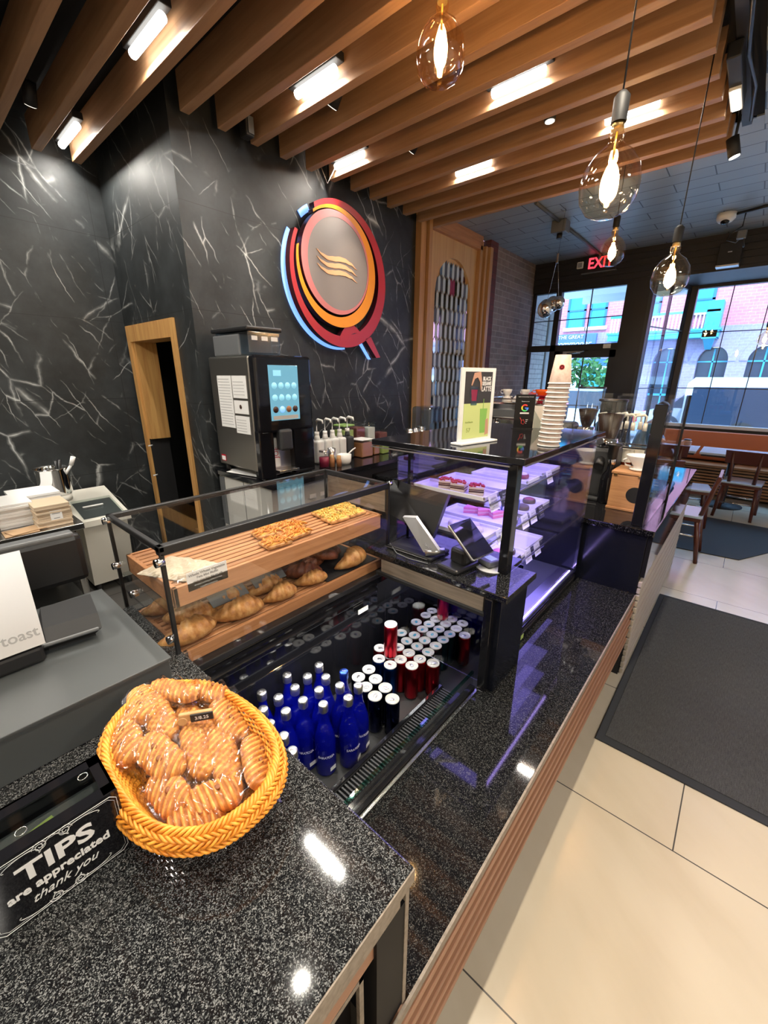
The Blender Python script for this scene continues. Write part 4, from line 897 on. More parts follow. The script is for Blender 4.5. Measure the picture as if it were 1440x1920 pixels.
# trays on shelves with cakes
def plate(x, y, z, w_, d_, label):
    return solo('cake_tray', ['white_ceramic'], MB().box(x-w_/2, x+w_/2, y-d_/2, y+d_/2, z, z+.006, 0, .002).box(x-w_/2, x+w_/2, y-d_/2, y-d_/2+.008, z+.004, z+.018, 0, .002).box(x-w_/2, x+w_/2, y+d_/2-.008, y+d_/2, z+.004, z+.018, 0, .002).box(x-w_/2, x-w_/2+.008, y-d_/2, y+d_/2, z+.004, z+.018, 0, .002).box(x+w_/2-.008, x+w_/2, y-d_/2, y+d_/2, z+.004, z+.018, 0, .002), label, 'tray', (x, y, z), 'white trays in the cake display')
plate(-.91, 1.535, 1.221, .36, .13, 'white tray with three tiramisu squares on the top shelf')
plate(-.90, 1.72, 1.221, .34, .16, 'white tray behind the tiramisu tray on the top shelf')
plate(-.86, 1.93, 1.221, .30, .15, 'white tray in the middle of the top shelf')
plate(-.80, 2.2, 1.221, .16, .25, 'white tray at the window end of the top shelf')
plate(-.90, 1.56, 1.046, .36, .16, 'white tray with round cream tarts on the middle shelf'); plate(-.90, 1.76, 1.046, .34, .16, 'white tray with pink slices on the middle shelf'); plate(-.84, 2.08, 1.046, .24, .30, 'white tray with a dark dome cake on the middle shelf')
plate(-.92, 1.69, .831, .32, .17, 'white tray with orange sponge slices on the lower shelf'); plate(-.80, 1.88, .831, .18, .18, 'white tray with a swirled bun on the lower shelf'); plate(-.84, 2.1, .831, .22, .26, 'white tray at the window end of the lower shelf')
def tira(label):
    T = thing('tiramisu_square', label, 'cake', (0, 0, 0), 0, 'tiramisu squares on the top shelf tray'); lpart('sponge_layers', ['tiramisu', 'choc'], T, MB().box(-.032, .032, -.030, .030, 0, .014, 0, .004).box(-.031, .031, -.029, .029, .014, .019, 1).box(-.032, .032, -.030, .030, .019, .036, 0, .004).box(-.031, .031, -.0305, -.02, .022, .028, 1, .002).box(.01, .0325, -.02, .02, .004, .01, 1, .002))
    mb = MB(); rr = random.Random(8)
    for i in range(30): mb.ellipsoid((rr.uniform(-.03, .03), rr.uniform(-.028, .028), .040), .006, .005, .005, 0, 6, 4)
    lpart('crumb_topping', 'can_red' if False else 'cover_red', T, mb); return T
t1 = tira('tiramisu square with red crumbs, left one of the tray'); t1.location = (-.955, 1.540, 1.228); t1.rotation_euler = (0, 0, R(20))
dup(t1, (-.885, 1.53, 1.228), R(12), 'tiramisu square with red crumbs, middle one of the tray'); dup(t1, (-.80, 1.53, 1.228), R(25), 'tiramisu square with red crumbs, right one by the post')
def roundcake(name, x, y, z, r, h, label, m1, m2, cat='cake', group=None):
    T = thing(name, label, cat, (x, y, z), 0, group); lpart('cake_base', m1, T, MB().lathe([(0, 0), (r, 0), (r*1.02, h*.5), (r*.92, h), (0, h)], seg=28)); lpart('topping', m2, T, MB().lathe([(r*.8, h), (r*.6, h*1.25), (r*.25, h*1.45), (0, h*1.5)], seg=24)); return T
tg = 'round cream tarts on the middle shelf'
for x, y, t_ in ((-.80, 1.56, 'round cream tart nearest the black post'), (-.86, 1.54, 'round cream tart second from the post'), (-.84, 1.60, 'round cream tart behind the front pair'), (-.92, 1.57, 'round cream tart third from the post')): roundcake('cream_tart', x, y, 1.053, .03, .014, t_, 'cream', 'cream', 'tart', tg)
roundcake('dome_cake', -.78, 2.0, 1.053, .036, .02, 'dark dome shaped cake on the middle shelf', 'choc', 'choc'); roundcake('dome_cake', -.80, 2.14, 1.053, .034, .02, 'second dark dome cake toward the window', 'choc', 'berry')
roundcake('swirl_bun', -.79, 1.90, .838, .04, .02, 'iced swirl bun on the lower shelf', 'choc', 'white_ceramic'); roundcake('pink_bun', -.81, 1.83, .838, .032, .026, 'pink iced bun on the lower shelf', 'pink', 'pink')
roundcake('berry_cake', -.78, 1.95, 1.228, .034, .02, 'dark berry cake in the middle of the top shelf', 'berry', 'cream')
def wedge(x, y, z, rz, L, h, label, m1, group=None):
    T = thing('cake_slice', label, 'cake slice', (x, y, z), R(rz), group); lpart('slice_body', [m1, 'cream'], T, MB().prism([(0, -.028, 0), (L, 0, 0), (0, .028, 0)], (0, 0, h*.45), 0).prism([(0, -.028, h*.45), (L, 0, h*.45), (0, .028, h*.45)], (0, 0, h*.1), 1).prism([(0, -.028, h*.55), (L, 0, h*.55), (0, .028, h*.55)], (0, 0, h*.45), 0)); return T
wedge(-.98, 1.69, .838, 20, .09, .06, 'orange sponge cake slice on the lower shelf, left', 'cake_orange'); wedge(-.86, 1.69, .838, -30, .09, .055, 'orange sponge cake slice on the lower shelf, right', 'cake_orange')
for i in range(3): wedge(-.98+.07*i, 1.77, 1.053, 10+20*i, .08, .03, 'pink strawberry slice on the middle shelf, %s from the left' % ORD[i], 'pink')
solo('cake_box', ['sign_blue', 'white_plastic'], MB().box(-.85, -.78, 1.90, 1.97, .0+1.05, 1.11, 0, .003).box(-.84, -.79, 1.899, 1.90, 1.06, 1.10, 1), 'small blue packet beside the dome cakes', 'packet', (-.815, 1.93, 1.05))
# price cards along shelves
k = 0
for z_, ys in ((1.22, (1.50, 1.60, 1.69, 2.12)), (1.045, (1.60, 1.68, 1.86, 1.96, 2.06)), (.83, (1.72, 1.84, 1.96, 2.08))):
    for j_, y_ in enumerate(ys):
        dark = (j_ % 3 == 1)
        mb = MB().prism([(-.692, y_-.038, z_-.036), (-.692, y_+.038, z_-.036), (-.712, y_+.038, z_+.026), (-.712, y_-.038, z_+.026)], (-.0015, 0, 0), 0)
        u_ = Vector((-.017, 0, .048)).normalized()
        for q in range(4): mb.text(('Cake 6.95', 'flour, egg, milk', 'sugar, butter', 'vanilla, cocoa')[q], .008 if q else .010, (-.7033+.0035 - .0030*(3-q)*0 + .004-.0035*(3-q)*1.0+.0005, y_, z_+.013-.010*q), (0, 1, 0), u_, 1, .0001)
        solo('cake_price_card', ['dark_grey' if dark else 'paper', 'white_text' if dark else 'grey_text'], mb, '%s price card, %s from the camera on the %s shelf' % ('dark' if dark else 'white', ORD[j_], {1.22: 'top', 1.045: 'middle', .83: 'lower'}[z_]), 'price card', (-.70, y_, z_-.028), 'price cards along the display shelves')
# second dark card reader + monitor + tablet on the till stand
T = thing('payment_screen', 'dark tilted customer screen with rounded corners on a black stand', 'payment terminal', (-.755, 1.365, .97), R(82))
lpart('base', 'black_plastic', T, MB().box(-.10, .055, -.055, .05, 0, .022, 0, .010).box(-.045, .055, -.045, .03, .018, .085, 0, .014)); mb = MB()
q = Matrix.Rotation(R(-50), 3, 'X')
mb.box(-.068, .068, -.007, .007, -.085, .085, 0, .006, 3, rot=q @ Matrix.Rotation(0, 3, 'Z'), piv=(0, 0, 0))
for v in mb.bm.verts: v.co += Vector((0, -.035, .125))
lpart('screen_housing', 'silver', T, mb); mb = MB().box(-.064, .064, -.0085, -.0065, -.081, .081, 0, .0005, rot=q, piv=(0, 0, 0))
for v in mb.bm.verts: v.co += Vector((0, -.035, .125))
lpart('glass_face', 'black_gloss', T, mb)
T = thing('square_reader', 'rounded grey card reader lying on a white round pad', 'card reader', (-.665, 1.43, .974), R(-20))
lpart('body', 'grey_plastic', T, MB().box(-.036, .036, -.036, .036, .006, .030, 0, .011, 3)); lpart('foot', 'black_plastic', T, B(-.030, .030, -.030, .030, 0, .010, .004)); lpart('display', 'screen_soft', T, MB().box(-.022, .022, -.012, .022, .0296, .0306, 0))
solo('round_pad', ['white_plastic'], MB().lathe([(0, .9705), (.058, .9705), (.058, .973), (0, .973)], (-.655, 1.42, 0), 32, sy=.9), 'white round pad under the small card reader', 'pad', (-.655, 1.42, .9705))
T = thing('till_screen', 'silver till stand with a dark monitor behind the pastry case end', 'till', (-.96, 1.37, .97))
part('monitor', 'black_plastic', T, MB().prism([(-1.20, 1.36, 1.12), (-.90, 1.36, 1.05), (-.87, 1.42, 1.235), (-1.17, 1.42, 1.25)], (-.006, .03, -.01)), label='dark screen seen from behind')
part('stand_plate', 'silver', T, MB().prism([(-1.03, 1.32, 1.125), (-.975, 1.34, 1.13), (-.845, 1.33, 1.018), (-.90, 1.30, 1.005)], (.0, .012, .006)), label='silver stand plate'); part('stand_tube', 'silver', T, MB().cyl((-.90, 1.31, 1.0), (-.835, 1.36, 1.01), .016)); part('foot', 'black_matte', T, B(-1.10, -.86, 1.30, 1.44, .971, .985, .004))
part('name_print', 'grey_text', T, MB().text('toast', .020, (-.885, 1.308, 1.036), (.7, .25, -.5), (.4, .05, .6), 0, .0004))
solo('till_cable', ['grey_plastic'], MB().tube([(-1.10, 1.32, .985), (-1.02, 1.27, .976), (-.95, 1.262, .975), (-.86, 1.275, .975)], .0022, 6).tube([(-1.10, 1.29, .98), (-.98, 1.30, .976), (-.88, 1.30, .976)], .002, 6), 'thin black cables looping over the till stand top', 'cable', (-.98, 1.28, .972))

# ------------------------------------------------------------------ things on the display top
TZ = 1.431
T = thing('menu_stand', 'white framed upright poster stand with a black and green drinks advert', 'poster stand', (-.868, 1.60, TZ), math.atan2(.248, .047))
lpart('base', 'white_plastic', T, B(-.115, .125, -.03, .03, 0, .008, .002)); lpart('frame', 'white_plastic', T, MB().box(-.108, .108, -.004, .004, .006, .305, 0, .001))
mb = MB().box(-.085, .085, -.0052, -.004, .165, .290, 0).box(-.085, .085, -.0052, -.004, .022, .165, 1)
for k_, (t_, s_) in enumerate((('BLACK', .021), ('SESAME', .021), ('LATTE', .027))): mb.text(t_, s_, (.050, -.0054, .262-.019*k_-(.003 if k_ == 2 else 0)), (1, 0, 0), (0, 0, 1), 2, .0003, bold=.0008, sx=.82)
mb.text('57', .026, (-.050, -.0054, .056), (1, 0, 0), (0, 0, 1), 3, .0003); mb.text('Iced Matcha', .010, (-.047, -.0054, .090), (1, 0, 0), (0, 0, 1), 3, .0003)
mb.prism([(-.055, -.0054, .232), (.000, -.0054, .232), (-.008, -.0054, .158), (-.045, -.0054, .158)], (0, -.0008, 0), 4); mb.prism([(-.048, -.0063, .220), (-.008, -.0063, .220), (-.012, -.0063, .175), (-.040, -.0063, .175)], (0, -.0005, 0), 5)
mb.prism([(-.050, -.0064, .238), (-.035, -.0064, .285), (.006, -.0064, .290), (.018, -.0064, .245), (.012, -.0064, .215), (.004, -.0064, .250), (-.012, -.0064, .268), (-.030, -.0064, .262), (-.044, -.0064, .236)], (0, -.0006, 0), 6)
mb.prism([(.018, -.0056, .142), (.066, -.0056, .142), (.058, -.0056, .040), (.026, -.0056, .040)], (0, -.0006, 0), 7); mb.box(.036, .039, -.0066, -.006, .14, .182, 7); mb.prism([(.058, -.0058, .095), (.075, -.0058, .10), (.083, -.0058, .035), (.060, -.0058, .03)], (0, -.0006, 0), 6)
lpart('poster_print', ['poster_dark', 'poster_green', 'white_text', 'green_text', 'smoke_plastic', 'berry', 'skin', 'green_drink'], T, mb, label='printed advert, dark upper half and lime green lower half')
T = thing('review_sign', 'small black upright sign with a multicoloured letter G', 'sign', (-.92, 2.235, TZ), R(35))
lpart('plate', 'black_gloss', T, MB().box(-.052, .052, -.003, .003, .002, .182, 0, .0025)); lpart('foot', 'black_plastic', T, B(-.055, .052, -.012, .03, 0, .004)); mb = MB(); 
for a0, a1, mi in ((45, 150, 0), (150, 215, 1), (215, 310, 2), (310, 360, 3)):
    A = [(.019*math.cos(R(a)), -.0038, .112+.019*math.sin(R(a))) for a in range(a0, a1+1, 5)]; B_ = [(.012*math.cos(R(a)), -.0038, .112+.012*math.sin(R(a))) for a in range(a0, a1+1, 5)]; mb.strip(A, B_, (0, .0006, 0), mi)
mb.box(0, .019, -.0038, -.0032, .108, .114, 3); mb.box(-.024, .024, -.0038, -.0032, .080, .088, 4, .0002); mb.text('Review us on', .0075, (0, -.0036, .146), (1, 0, 0), (0, 0, 1), 4, .0002); mb.text('Leave a review and get discount', .0062, (0, -.0036, .170), (1, 0, 0), (0, 0, 1), 4, .0002)
mb.tube([(-.020, -.0038, .060), (-.012, -.0038, .045), (-.012, -.0038, .030), (0, -.0038, .025), (.006, -.0038, .035), (-.002, -.0038, .050), (-.008, -.0038, .045)], .0012, 5)
for q in range(3): mb.box(.010, .022-.003*q, -.0038, -.0033, .048-.009*q, .0505-.009*q, 4)
lpart('print', ['g_red', 'g_yellow', 'g_green', 'g_blue', 'white_text'], T, mb)
solo('leaflet_holder', ['clear_acrylic', 'paper'], MB().prism([(-.875, 2.27, TZ), (-.80, 2.33, TZ), (-.86, 2.35, TZ+.13), (-.905, 2.32, TZ+.13)], (.002, .002, 0), 0).box(-.90, -.84, 2.31, 2.32, TZ, TZ+.12, 1), 'clear leaflet holder leaning behind the black review sign', 'leaflet holder', (-.87, 2.3, TZ))
# stack of upside-down cups
cupp = None; cx_, cy_ = -.600, 1.745
for k_ in range(15):
    z_ = TZ + .0175*k_
    lab = 'kraft paper cup upside down, %s from the bottom of the tall stack' % ORD[k_] if k_ < 14 else 'topmost paper cup of the stack with a round dark logo'
    if cupp is None:
        cupp = thing('paper_cup', lab, 'paper cup', (cx_, cy_, z_), 0, 'paper cups stacked on the display top')
        lpart('cup_wall', 'cup_wrap', cupp, MB().lathe([(.0415, .003), (.0285, .108), (.0270, .108), (.0268, .102), (.0, .102)], seg=28)); lpart('rim', 'paper', cupp, MB().lathe([(.0410, .001), (.0445, .0), (.0450, .004), (.0420, .006), (.0405, .003)], seg=28))
    else:
        o = dup(cupp, (cx_+.0012*math.sin(k_*2)+.0009*k_, cy_+.001*math.cos(k_*3), z_), 0, lab)
top_cup = o
mb = MB(); nn = Vector((-cx_, -cy_, 0)).normalized(); a0 = math.atan2(nn.y, nn.x)
for rr_, mi in ((.0095, 0), (.0070, 1), (.0035, 0)):
    mb.prism([((.0352-.0002*mi+(.0006 if rr_ < .004 else .0003 if mi else 0))*math.cos(a0+rr_*math.cos(t)/.034), (.0352+(.0006 if rr_ < .004 else .0003 if mi else 0))*math.sin(a0+rr_*math.cos(t)/.034), .062+rr_*math.sin(t)) for t in [2*PI*i/20 for i in range(20)]], nn*.0004, mi)
mb.build('cup_logo', ['cover_red', 'choc'], top_cup)
# ------------------------------------------------------------------ round wall emblem
T = thing('wall_emblem', 'round red and orange Q shaped emblem with a grey disc on the marble wall', 'wall sign', (XW, 2.69, 2.55))
def circ(c, r, a, X): return (X, c[0]+r*math.cos(R(a)), c[1]+r*math.sin(R(a)))
angs = [122 - i*(330/90) for i in range(91)]
mb = MB().strip([circ((2.752, 2.497), .552, a, -2.845) for a in angs], [circ((2.722, 2.520), .484, a, -2.845) for a in angs], (-.055, 0, 0), 0, 1)
mb.prism([(-2.845, 3.02, 2.03), (-2.845, 3.10, 2.055), (-2.845, 3.235, 1.878), (-2.845, 3.175, 1.872)], (-.055, 0, 0), 0, 1)
bp = [(-2.844, 2.70, 2.00)] + [(-2.844, 2.70+.31*i/12, 2.035+.105*math.sin(PI*(i/12)**.85)) for i in range(13)] + [(-2.844, 3.04, 2.02)]
mb.prism(bp, (-.05, 0, 0), 0, 1)
part('outer_ring', ['logo_red', 'logo_side'], T, mb, label='red outer ring with a tail')
part('bean_slit', 'logo_side', T, MB().prism([(-2.8435, 2.83, 2.055), (-2.8435, 2.875, 2.072), (-2.8435, 2.915, 2.076), (-2.8435, 2.87, 2.062)], (.001, 0, 0)))
a2 = [126 - i*(318/90) for i in range(91)]
part('orange_crescent', ['logo_orange', 'logo_side'], T, MB().strip([circ((2.702, 2.551), .447, a, -2.835) for a in a2], [circ((2.672, 2.576), .392, a, -2.835) for a in a2], (-.055, 0, 0), 0, 1), label='orange middle ring')
full = [i*5 for i in range(72)]
part('pink_ring', ['logo_pink', 'logo_side'], T, MB().strip([circ((2.672, 2.580), .378, a, -2.822) for a in full], [circ((2.695, 2.575), .338, a, -2.822) for a in full], (-.06, 0, 0), 0, 1, True), label='dull pink inner ring')
part('grey_disc', 'logo_grey', T, MB().prism([circ((2.695, 2.575), .339, a, -2.824) for a in full], (-.05, 0, 0)), label='plain grey disc')
def wave(z0):
    K = [(0, .028), (.12, .008), (.25, -.002), (.4, .006), (.55, .016), (.68, .014), (.82, -.004), (1, -.045)]
    def f(t):
        for (a0, b0), (a1, b1) in zip(K, K[1:]):
            if t <= a1: q = (t-a0)/(a1-a0); q = q*q*(3-2*q); return b0+(b1-b0)*q
    T_ = [i/32 for i in range(33)]
    A = [(-2.8225, 2.445+.455*t, z0+f(t)) for t in T_]; Bv = [(-2.8225, 2.445+.455*t, z0+f(t)-.036*math.sin(PI*min(1, t*1.02))**.8 if t < .98 else z0+f(t)-.001) for t in T_]; return A, Bv
mb = MB()
for z_ in (2.622, 2.572, 2.522): A, Bv = wave(z_); mb.strip(A, Bv, (.004, 0, 0))
part('steam_waves', 'wave_peach', T, mb, label='three peach coloured steam waves')
h1 = [150 + i*3 for i in range(44)]
part('halo_light', 'halo_blue', T, MB().strip([circ((2.755, 2.495), .565, a, XW+.012) for a in h1], [circ((2.755, 2.495), .52, a, XW+.012) for a in h1], (-.008, 0, 0)).strip([circ((2.745, 2.50), .55, a, XW+.012) for a in range(120, 135, 3)], [circ((2.745, 2.50), .50, a, XW+.012) for a in range(120, 135, 3)], (-.008, 0, 0)).prism([(XW+.01, 3.0, 2.03), (XW+.01, 3.05, 2.03), (XW+.01, 3.20, 1.86), (XW+.01, 3.16, 1.86)], (-.006, 0, 0)), label='blue back light')
part('standoffs', 'black_plastic', T, MB().cyl((XW, 2.3, 2.6), (-2.89, 2.3, 2.6), .015).cyl((XW, 3.1, 2.3), (-2.89, 3.1, 2.3), .015).cyl((XW, 2.7, 2.6), (-2.87, 2.7, 2.6), .03))


# ------------------------------------------------------------------ back counter with coffee machine
BZ = 1.03
T = thing('back_counter', 'black stone back counter along the marble wall', 'counter', (-2.6, 2.8, 0))
part('worktop', 'black_gloss', T, B(XW+.002, -2.21, 1.47, 3.88, BZ-.035, BZ, .003)); part('body', 'black_matte', T, B(XW+.002, -2.25, 1.98, 3.88, 0, BZ-.035)); part('white_cupboard', 'cabinet_white', T, B(-2.93, -2.26, 1.49, 1.98, .05, BZ-.04), label='white cupboard end under the coffee machine')
part('cupboard_seam', 'grey_plastic', T, MB().box(-2.6, -2.597, 1.487, 1.49, .05, .99).box(-2.262, -2.258, 1.72, 1.725, .05, .99).box(-2.93, -2.86, 1.485, 1.49, .6, .98, 0, .004)); part('door_notes', 'paper', T, MB().box(-2.258, -2.255, 1.80, 1.86, .86, .89).box(-2.258, -2.255, 1.90, 1.96, .86, .89))
mat('icon_blue', (.25, .55, .7), .3, emit=(.2, .5, .62), es=.7)
T = thing('coffee_machine', 'tall bean to cup coffee machine with a steel side and glossy black front', 'coffee machine', (-2.6, 1.72, BZ))
mb = MB().box(-2.90, -2.40, 1.492, 1.93, BZ+.05, 1.82, 0, .012); part('body', 'brushed', T, mb, label='brushed steel body')
for x in (-2.85, -2.45): 
    for y in (1.53, 1.89): part('foot', 'black_plastic', T, MB().cyl((x, y, BZ), (x, y, BZ+.05), .02))
mb = MB().box(-2.40, -2.335, 1.488, 1.935, 1.34, 1.825, 0, .02, 3).box(-2.40, -2.345, 1.488, 1.60, BZ+.01, 1.36, 0, .008).box(-2.40, -2.34, 1.76, 1.935, BZ+.01, 1.36, 0, .008); part('front_panel', 'black_gloss', T, mb, label='glossy black front')
scr = part('screen', 'screen_cyan', T, B(-2.336, -2.333, 1.585, 1.815, 1.42, 1.765, .001), label='lit cyan touch screen')
def sub(nm, mt, mb, par, off): o = mb.build(nm, mt, par, local=off); return o
off = (-2.6, 1.72, BZ)
for i in range(4):
    for j in range(3): sub('drink_icon', ('choc', 'halo_blue', 'terracotta', 'choc')[i] if j == 0 else 'icon_blue', MB().lathe([(0, 0), (.021, 0), (.021, .0008), (0, .0008)], (-2.3325, 1.622+.052*i, 1.49+.075*j), 16, 0, Matrix.Rotation(R(90), 3, 'Y')), scr, off)
sub('menu_strip', 'cabinet_white', MB().box(-2.3325, -2.332, 1.60, 1.80, 1.425, 1.45), scr, off); sub('menu_tile', 'icon_blue', MB().box(-2.3325, -2.332, 1.62, 1.68, 1.70, 1.735), scr, off)
part('spout', 'dark_grey', T, MB().box(-2.37, -2.31, 1.63, 1.73, 1.22, 1.36, 0, .015)); part('drip_tray', 'steel', T, MB().box(-2.40, -2.30, 1.60, 1.76, BZ+.045, BZ+.06, 0, .003)); part('recess_panel', 'silver', T, MB().box(-2.402, -2.395, 1.60, 1.76, BZ+.06, 1.34)); part('recess_decal', ['paper', 'cover_red'], T, MB().box(-2.394, -2.392, 1.61, 1.67, 1.10, 1.30, 0).text('JOE', .05, (-2.3915, 1.64, 1.20), (0, 0, 1), (0, -1, 0), 1, .0003))
part('bean_hopper', 'smoke_plastic', T, MB().box(-2.80, -2.40, 1.51, 1.74, 1.83, 1.965, 0, .008)); part('hopper_body', 'grey_plastic', T, MB().box(-2.82, -2.50, 1.50, 1.75, 1.82, 1.95, 0, .01)); part('hopper_lid', 'black_plastic', T, MB().box(-2.83, -2.39, 1.495, 1.755, 1.965, 1.99, 0, .008)); part('hopper_labels', 'paper', T, MB().box(-2.399, -2.397, 1.53, 1.57, 1.91, 1.935).box(-2.399, -2.397, 1.60, 1.645, 1.91, 1.935).box(-2.399, -2.397, 1.67, 1.72, 1.91, 1.935))
mb = MB().box(-2.80, -2.62, 1.4885, 1.4905, 1.36, 1.70, 0).box(-2.61, -2.44, 1.4885, 1.4905, 1.56, 1.70, 0).box(-2.61, -2.44, 1.4885, 1.4905, 1.46, 1.545, 0).box(-2.61, -2.44, 1.4885, 1.4905, 1.33, 1.445, 0)
for r_ in range(17): mb.box(-2.79, -2.64+.008*math.sin(r_*5), 1.488, 1.4885, 1.38+.0185*r_, 1.383+.0185*r_, 1)
for r_ in range(5): mb.box(-2.60, -2.47+.01*math.sin(r_*3), 1.488, 1.4885, 1.58+.02*r_, 1.583+.02*r_, 1); mb.box(-2.60, -2.48, 1.488, 1.4885, 1.345+.018*r_, 1.348+.018*r_, 1)
mb.lathe([(0, 0), (.014, 0), (.014, .001), (0, .001)], (-2.53, 1.488, 1.505), 14, 2, Matrix.Rotation(R(90), 3, 'X'))
part('taped_notices', ['paper', 'grey_text', 'choc'], T, mb, label='white printed notices taped to the steel side'); part('rating_sticker', ['cover_red', 'paper'], T, MB().box(-2.86, -2.80, 1.489, 1.4905, 1.11, 1.155, 0).box(-2.855, -2.805, 1.4885, 1.489, 1.114, 1.145, 1))
solo('loose_papers', ['paper'], MB().box(-2.86, -2.50, 1.53, 1.85, BZ+.002, BZ+.006).box(-2.80, -2.42, 1.50, 1.75, BZ+.006, BZ+.010, 0, rot=Matrix.Rotation(R(12), 3, 'Z')), 'loose white papers tucked under the coffee machine', 'papers', (-2.65, 1.66, BZ))
def pump(x, y, label, m1='tin_white', h=.22):
    T = thing('syrup_pump_bottle', label, 'bottle', (x, y, BZ+.001), R(-5), 'pump bottles beside the coffee machine'); lpart('jug', m1, T, MB().box(-.055, .055, -.036, .036, 0, h*.85, 0, .018, 3).cyl((0, 0, h*.82), (0, 0, h*1.02), .026, .018)); lpart('neck', 'white_plastic', T, MB().cyl((0, 0, h), (0, 0, h+.03), .018)); lpart('pump_head', 'white_plastic', T, MB().tube([(0, 0, h+.02), (0, 0, h+.115), (.02, 0, h+.125), (.075, 0, h+.122), (.085, 0, h+.10)], [.008, .008, .012, .009, .006], 8)); return T
pp = pump(-2.55, 2.14, 'white pump bottle nearest the coffee machine')
for y_, t_ in ((2.225, 'white pump bottle second from the coffee machine'), (2.305, 'white pump bottle third from the coffee machine'), (2.385, 'white pump bottle beside the dark pump bottle')): dup(pp, (-2.55, y_, BZ+.001), R(-5), t_)
pump(-2.55, 2.475, 'black pump bottle with a white pump beside the white ones', 'dark_grey')
def tub(x, y, w_, h_, body, lid, label, z=BZ+.001, glassy=True):
    T = thing('storage_tub', label, 'food container', (x, y, z), 0, 'food tubs on the back counter'); lpart('contents', body, T, B(-w_/2+.004, w_/2-.004, -w_/2+.004, w_/2-.004, .003, h_*.82, .006)); lpart('clear_walls', 'clear_acrylic', T, B(-w_/2, w_/2, -w_/2, w_/2, 0, h_*.94, .012)); lpart('lid', lid, T, B(-w_/2-.004, w_/2+.004, -w_/2-.004, w_/2+.004, h_*.94, h_, .006))
tub(-2.50, 2.60, .145, .155, 'terracotta', 'white_plastic', 'square tub of brown sugar with a white lid, nearest the counter front'); tub(-2.49, 2.745, .085, .10, 'terracotta', 'white_plastic', 'small tub of brown powder between the large brown and green tubs')
tub(-2.47, 2.84, .095, .125, 'powder_green', 'white_plastic', 'small tub of green leaves with a white lid'); tub(-2.72, 2.60, .13, .26, 'powder_green', 'green_lid', 'tall tub of pale green powder behind the black pump bottle')
tub(-2.72, 2.76, .12, .27, 'powder_plum', 'clear_acrylic', 'tall tub of plum coloured powder in the back row'); tub(-2.70, 2.90, .10, .26, 'tin_white', 'clear_acrylic', 'tall tub of white powder in the back row'); tub(-2.72, 3.08, .12, .18, 'powder_plum', 'clear_acrylic', 'low tub of plum powder at the back by the jars')
def jar(x, y, r, h, label, m1, lidm='chrome', z=BZ+.001, name='glass_jar', cat='jar'):
    T = thing(name, label, cat, (x, y, z), 0); lpart('contents', m1, T, MB().lathe([(0, .003), (r*.9, .003), (r*.9, h*.6), (0, h*.6)], seg=20)); lpart('glass', 'glass', T, MB().lathe([(0, 0), (r, 0), (r, h*.85), (r*.85, h*.92)], seg=20)); lpart('lid', lidm, T, MB().lathe([(r*.88, h*.9), (r*.9, h), (0, h)], seg=20)); return T
jar(-2.40, 2.075, .042, .13, 'glass jar of dark berries with a metal lid near the coffee machine', 'berry'); solo('steel_tumbler', ['steel'], MB().lathe([(0, 1.031), (.028, 1.031), (.034, 1.16), (.031, 1.16), (.026, 1.036), (0, 1.036)], (-2.43, 2.18, 0), 24), 'tapered steel tumbler beside the berry jar', 'tumbler', (-2.43, 2.18, 1.031))
T = solo('amber_bottle', ['terracotta', 'ply'], MB().lathe([(0, 1.031), (.02, 1.031), (.02, 1.09), (.015, 1.10)], (-2.36, 2.12, 0), 16, 0).lathe([(.016, 1.10), (.016, 1.125), (0, 1.125)], (-2.36, 2.12, 0), 16, 1), 'small amber bottle with a wooden cap at the counter front, left', 'bottle', (-2.36, 2.12, 1.031))
solo('amber_bottle', ['terracotta', 'ply'], MB().lathe([(0, 1.031), (.02, 1.031), (.02, 1.08), (.015, 1.09)], (-2.33, 2.165, 0), 16, 0).lathe([(.016, 1.09), (.016, 1.115), (0, 1.115)], (-2.33, 2.165, 0), 16, 1), 'small amber bottle with a wooden cap at the counter front, right', 'bottle', (-2.33, 2.165, 1.031))
T = thing('white_saucepan', 'small white round pan with a long handle on the back counter', 'pan', (-2.38, 2.27, BZ+.001), R(20)); lpart('bowl', 'white_ceramic', T, MB().lathe([(0, 0), (.045, 0), (.055, .02), (.058, .075), (.053, .075), (.05, .02), (0, .008)], seg=28)); lpart('handle', 'white_ceramic', T, MB().tube([(.0, .055, .06), (.02, .12, .095), (.03, .15, .105)], .006))
for i, (x, y, r, h, t_) in enumerate(((-2.60, 3.02, .045, .085, 'steel lidded pot at the back counter, left of the row'), (-2.58, 3.14, .04, .08, 'steel lidded pot in the middle of the back counter row'), (-2.55, 3.26, .035, .07, 'small steel pot beside the tall glass pitchers'))):
    solo('steel_pot', ['chrome'], MB().lathe([(0, BZ+.001), (r, BZ+.001), (r*1.05, BZ+h*.8), (r*.9, BZ+h), (r*.2, BZ+h*1.05), (0, BZ+h*1.2)], (x, y, 0), 22), t_, 'pot', (x, y, BZ), 'steel pots on the back counter')
for i, (y, h) in enumerate(((3.36, .17), (3.46, .17), (3.55, .18))):
    solo('steel_pitcher', ['steel'], MB().lathe([(0, BZ+.001), (.045, BZ+.001), (.05, BZ+.03), (.042, BZ+h), (.039, BZ+h), (.04, BZ+.01), (0, BZ+.01)], (-2.55, y, 0), 22).tube([(-2.51, y, BZ+h*.8), (-2.465, y, BZ+h*.75), (-2.47, y, BZ+h*.35), (-2.505, y, BZ+h*.25)], .005), 'steel milk pitcher, %s of three before the oak posts' % ORD[i], 'pitcher', (-2.55, y, BZ), 'milk pitchers')
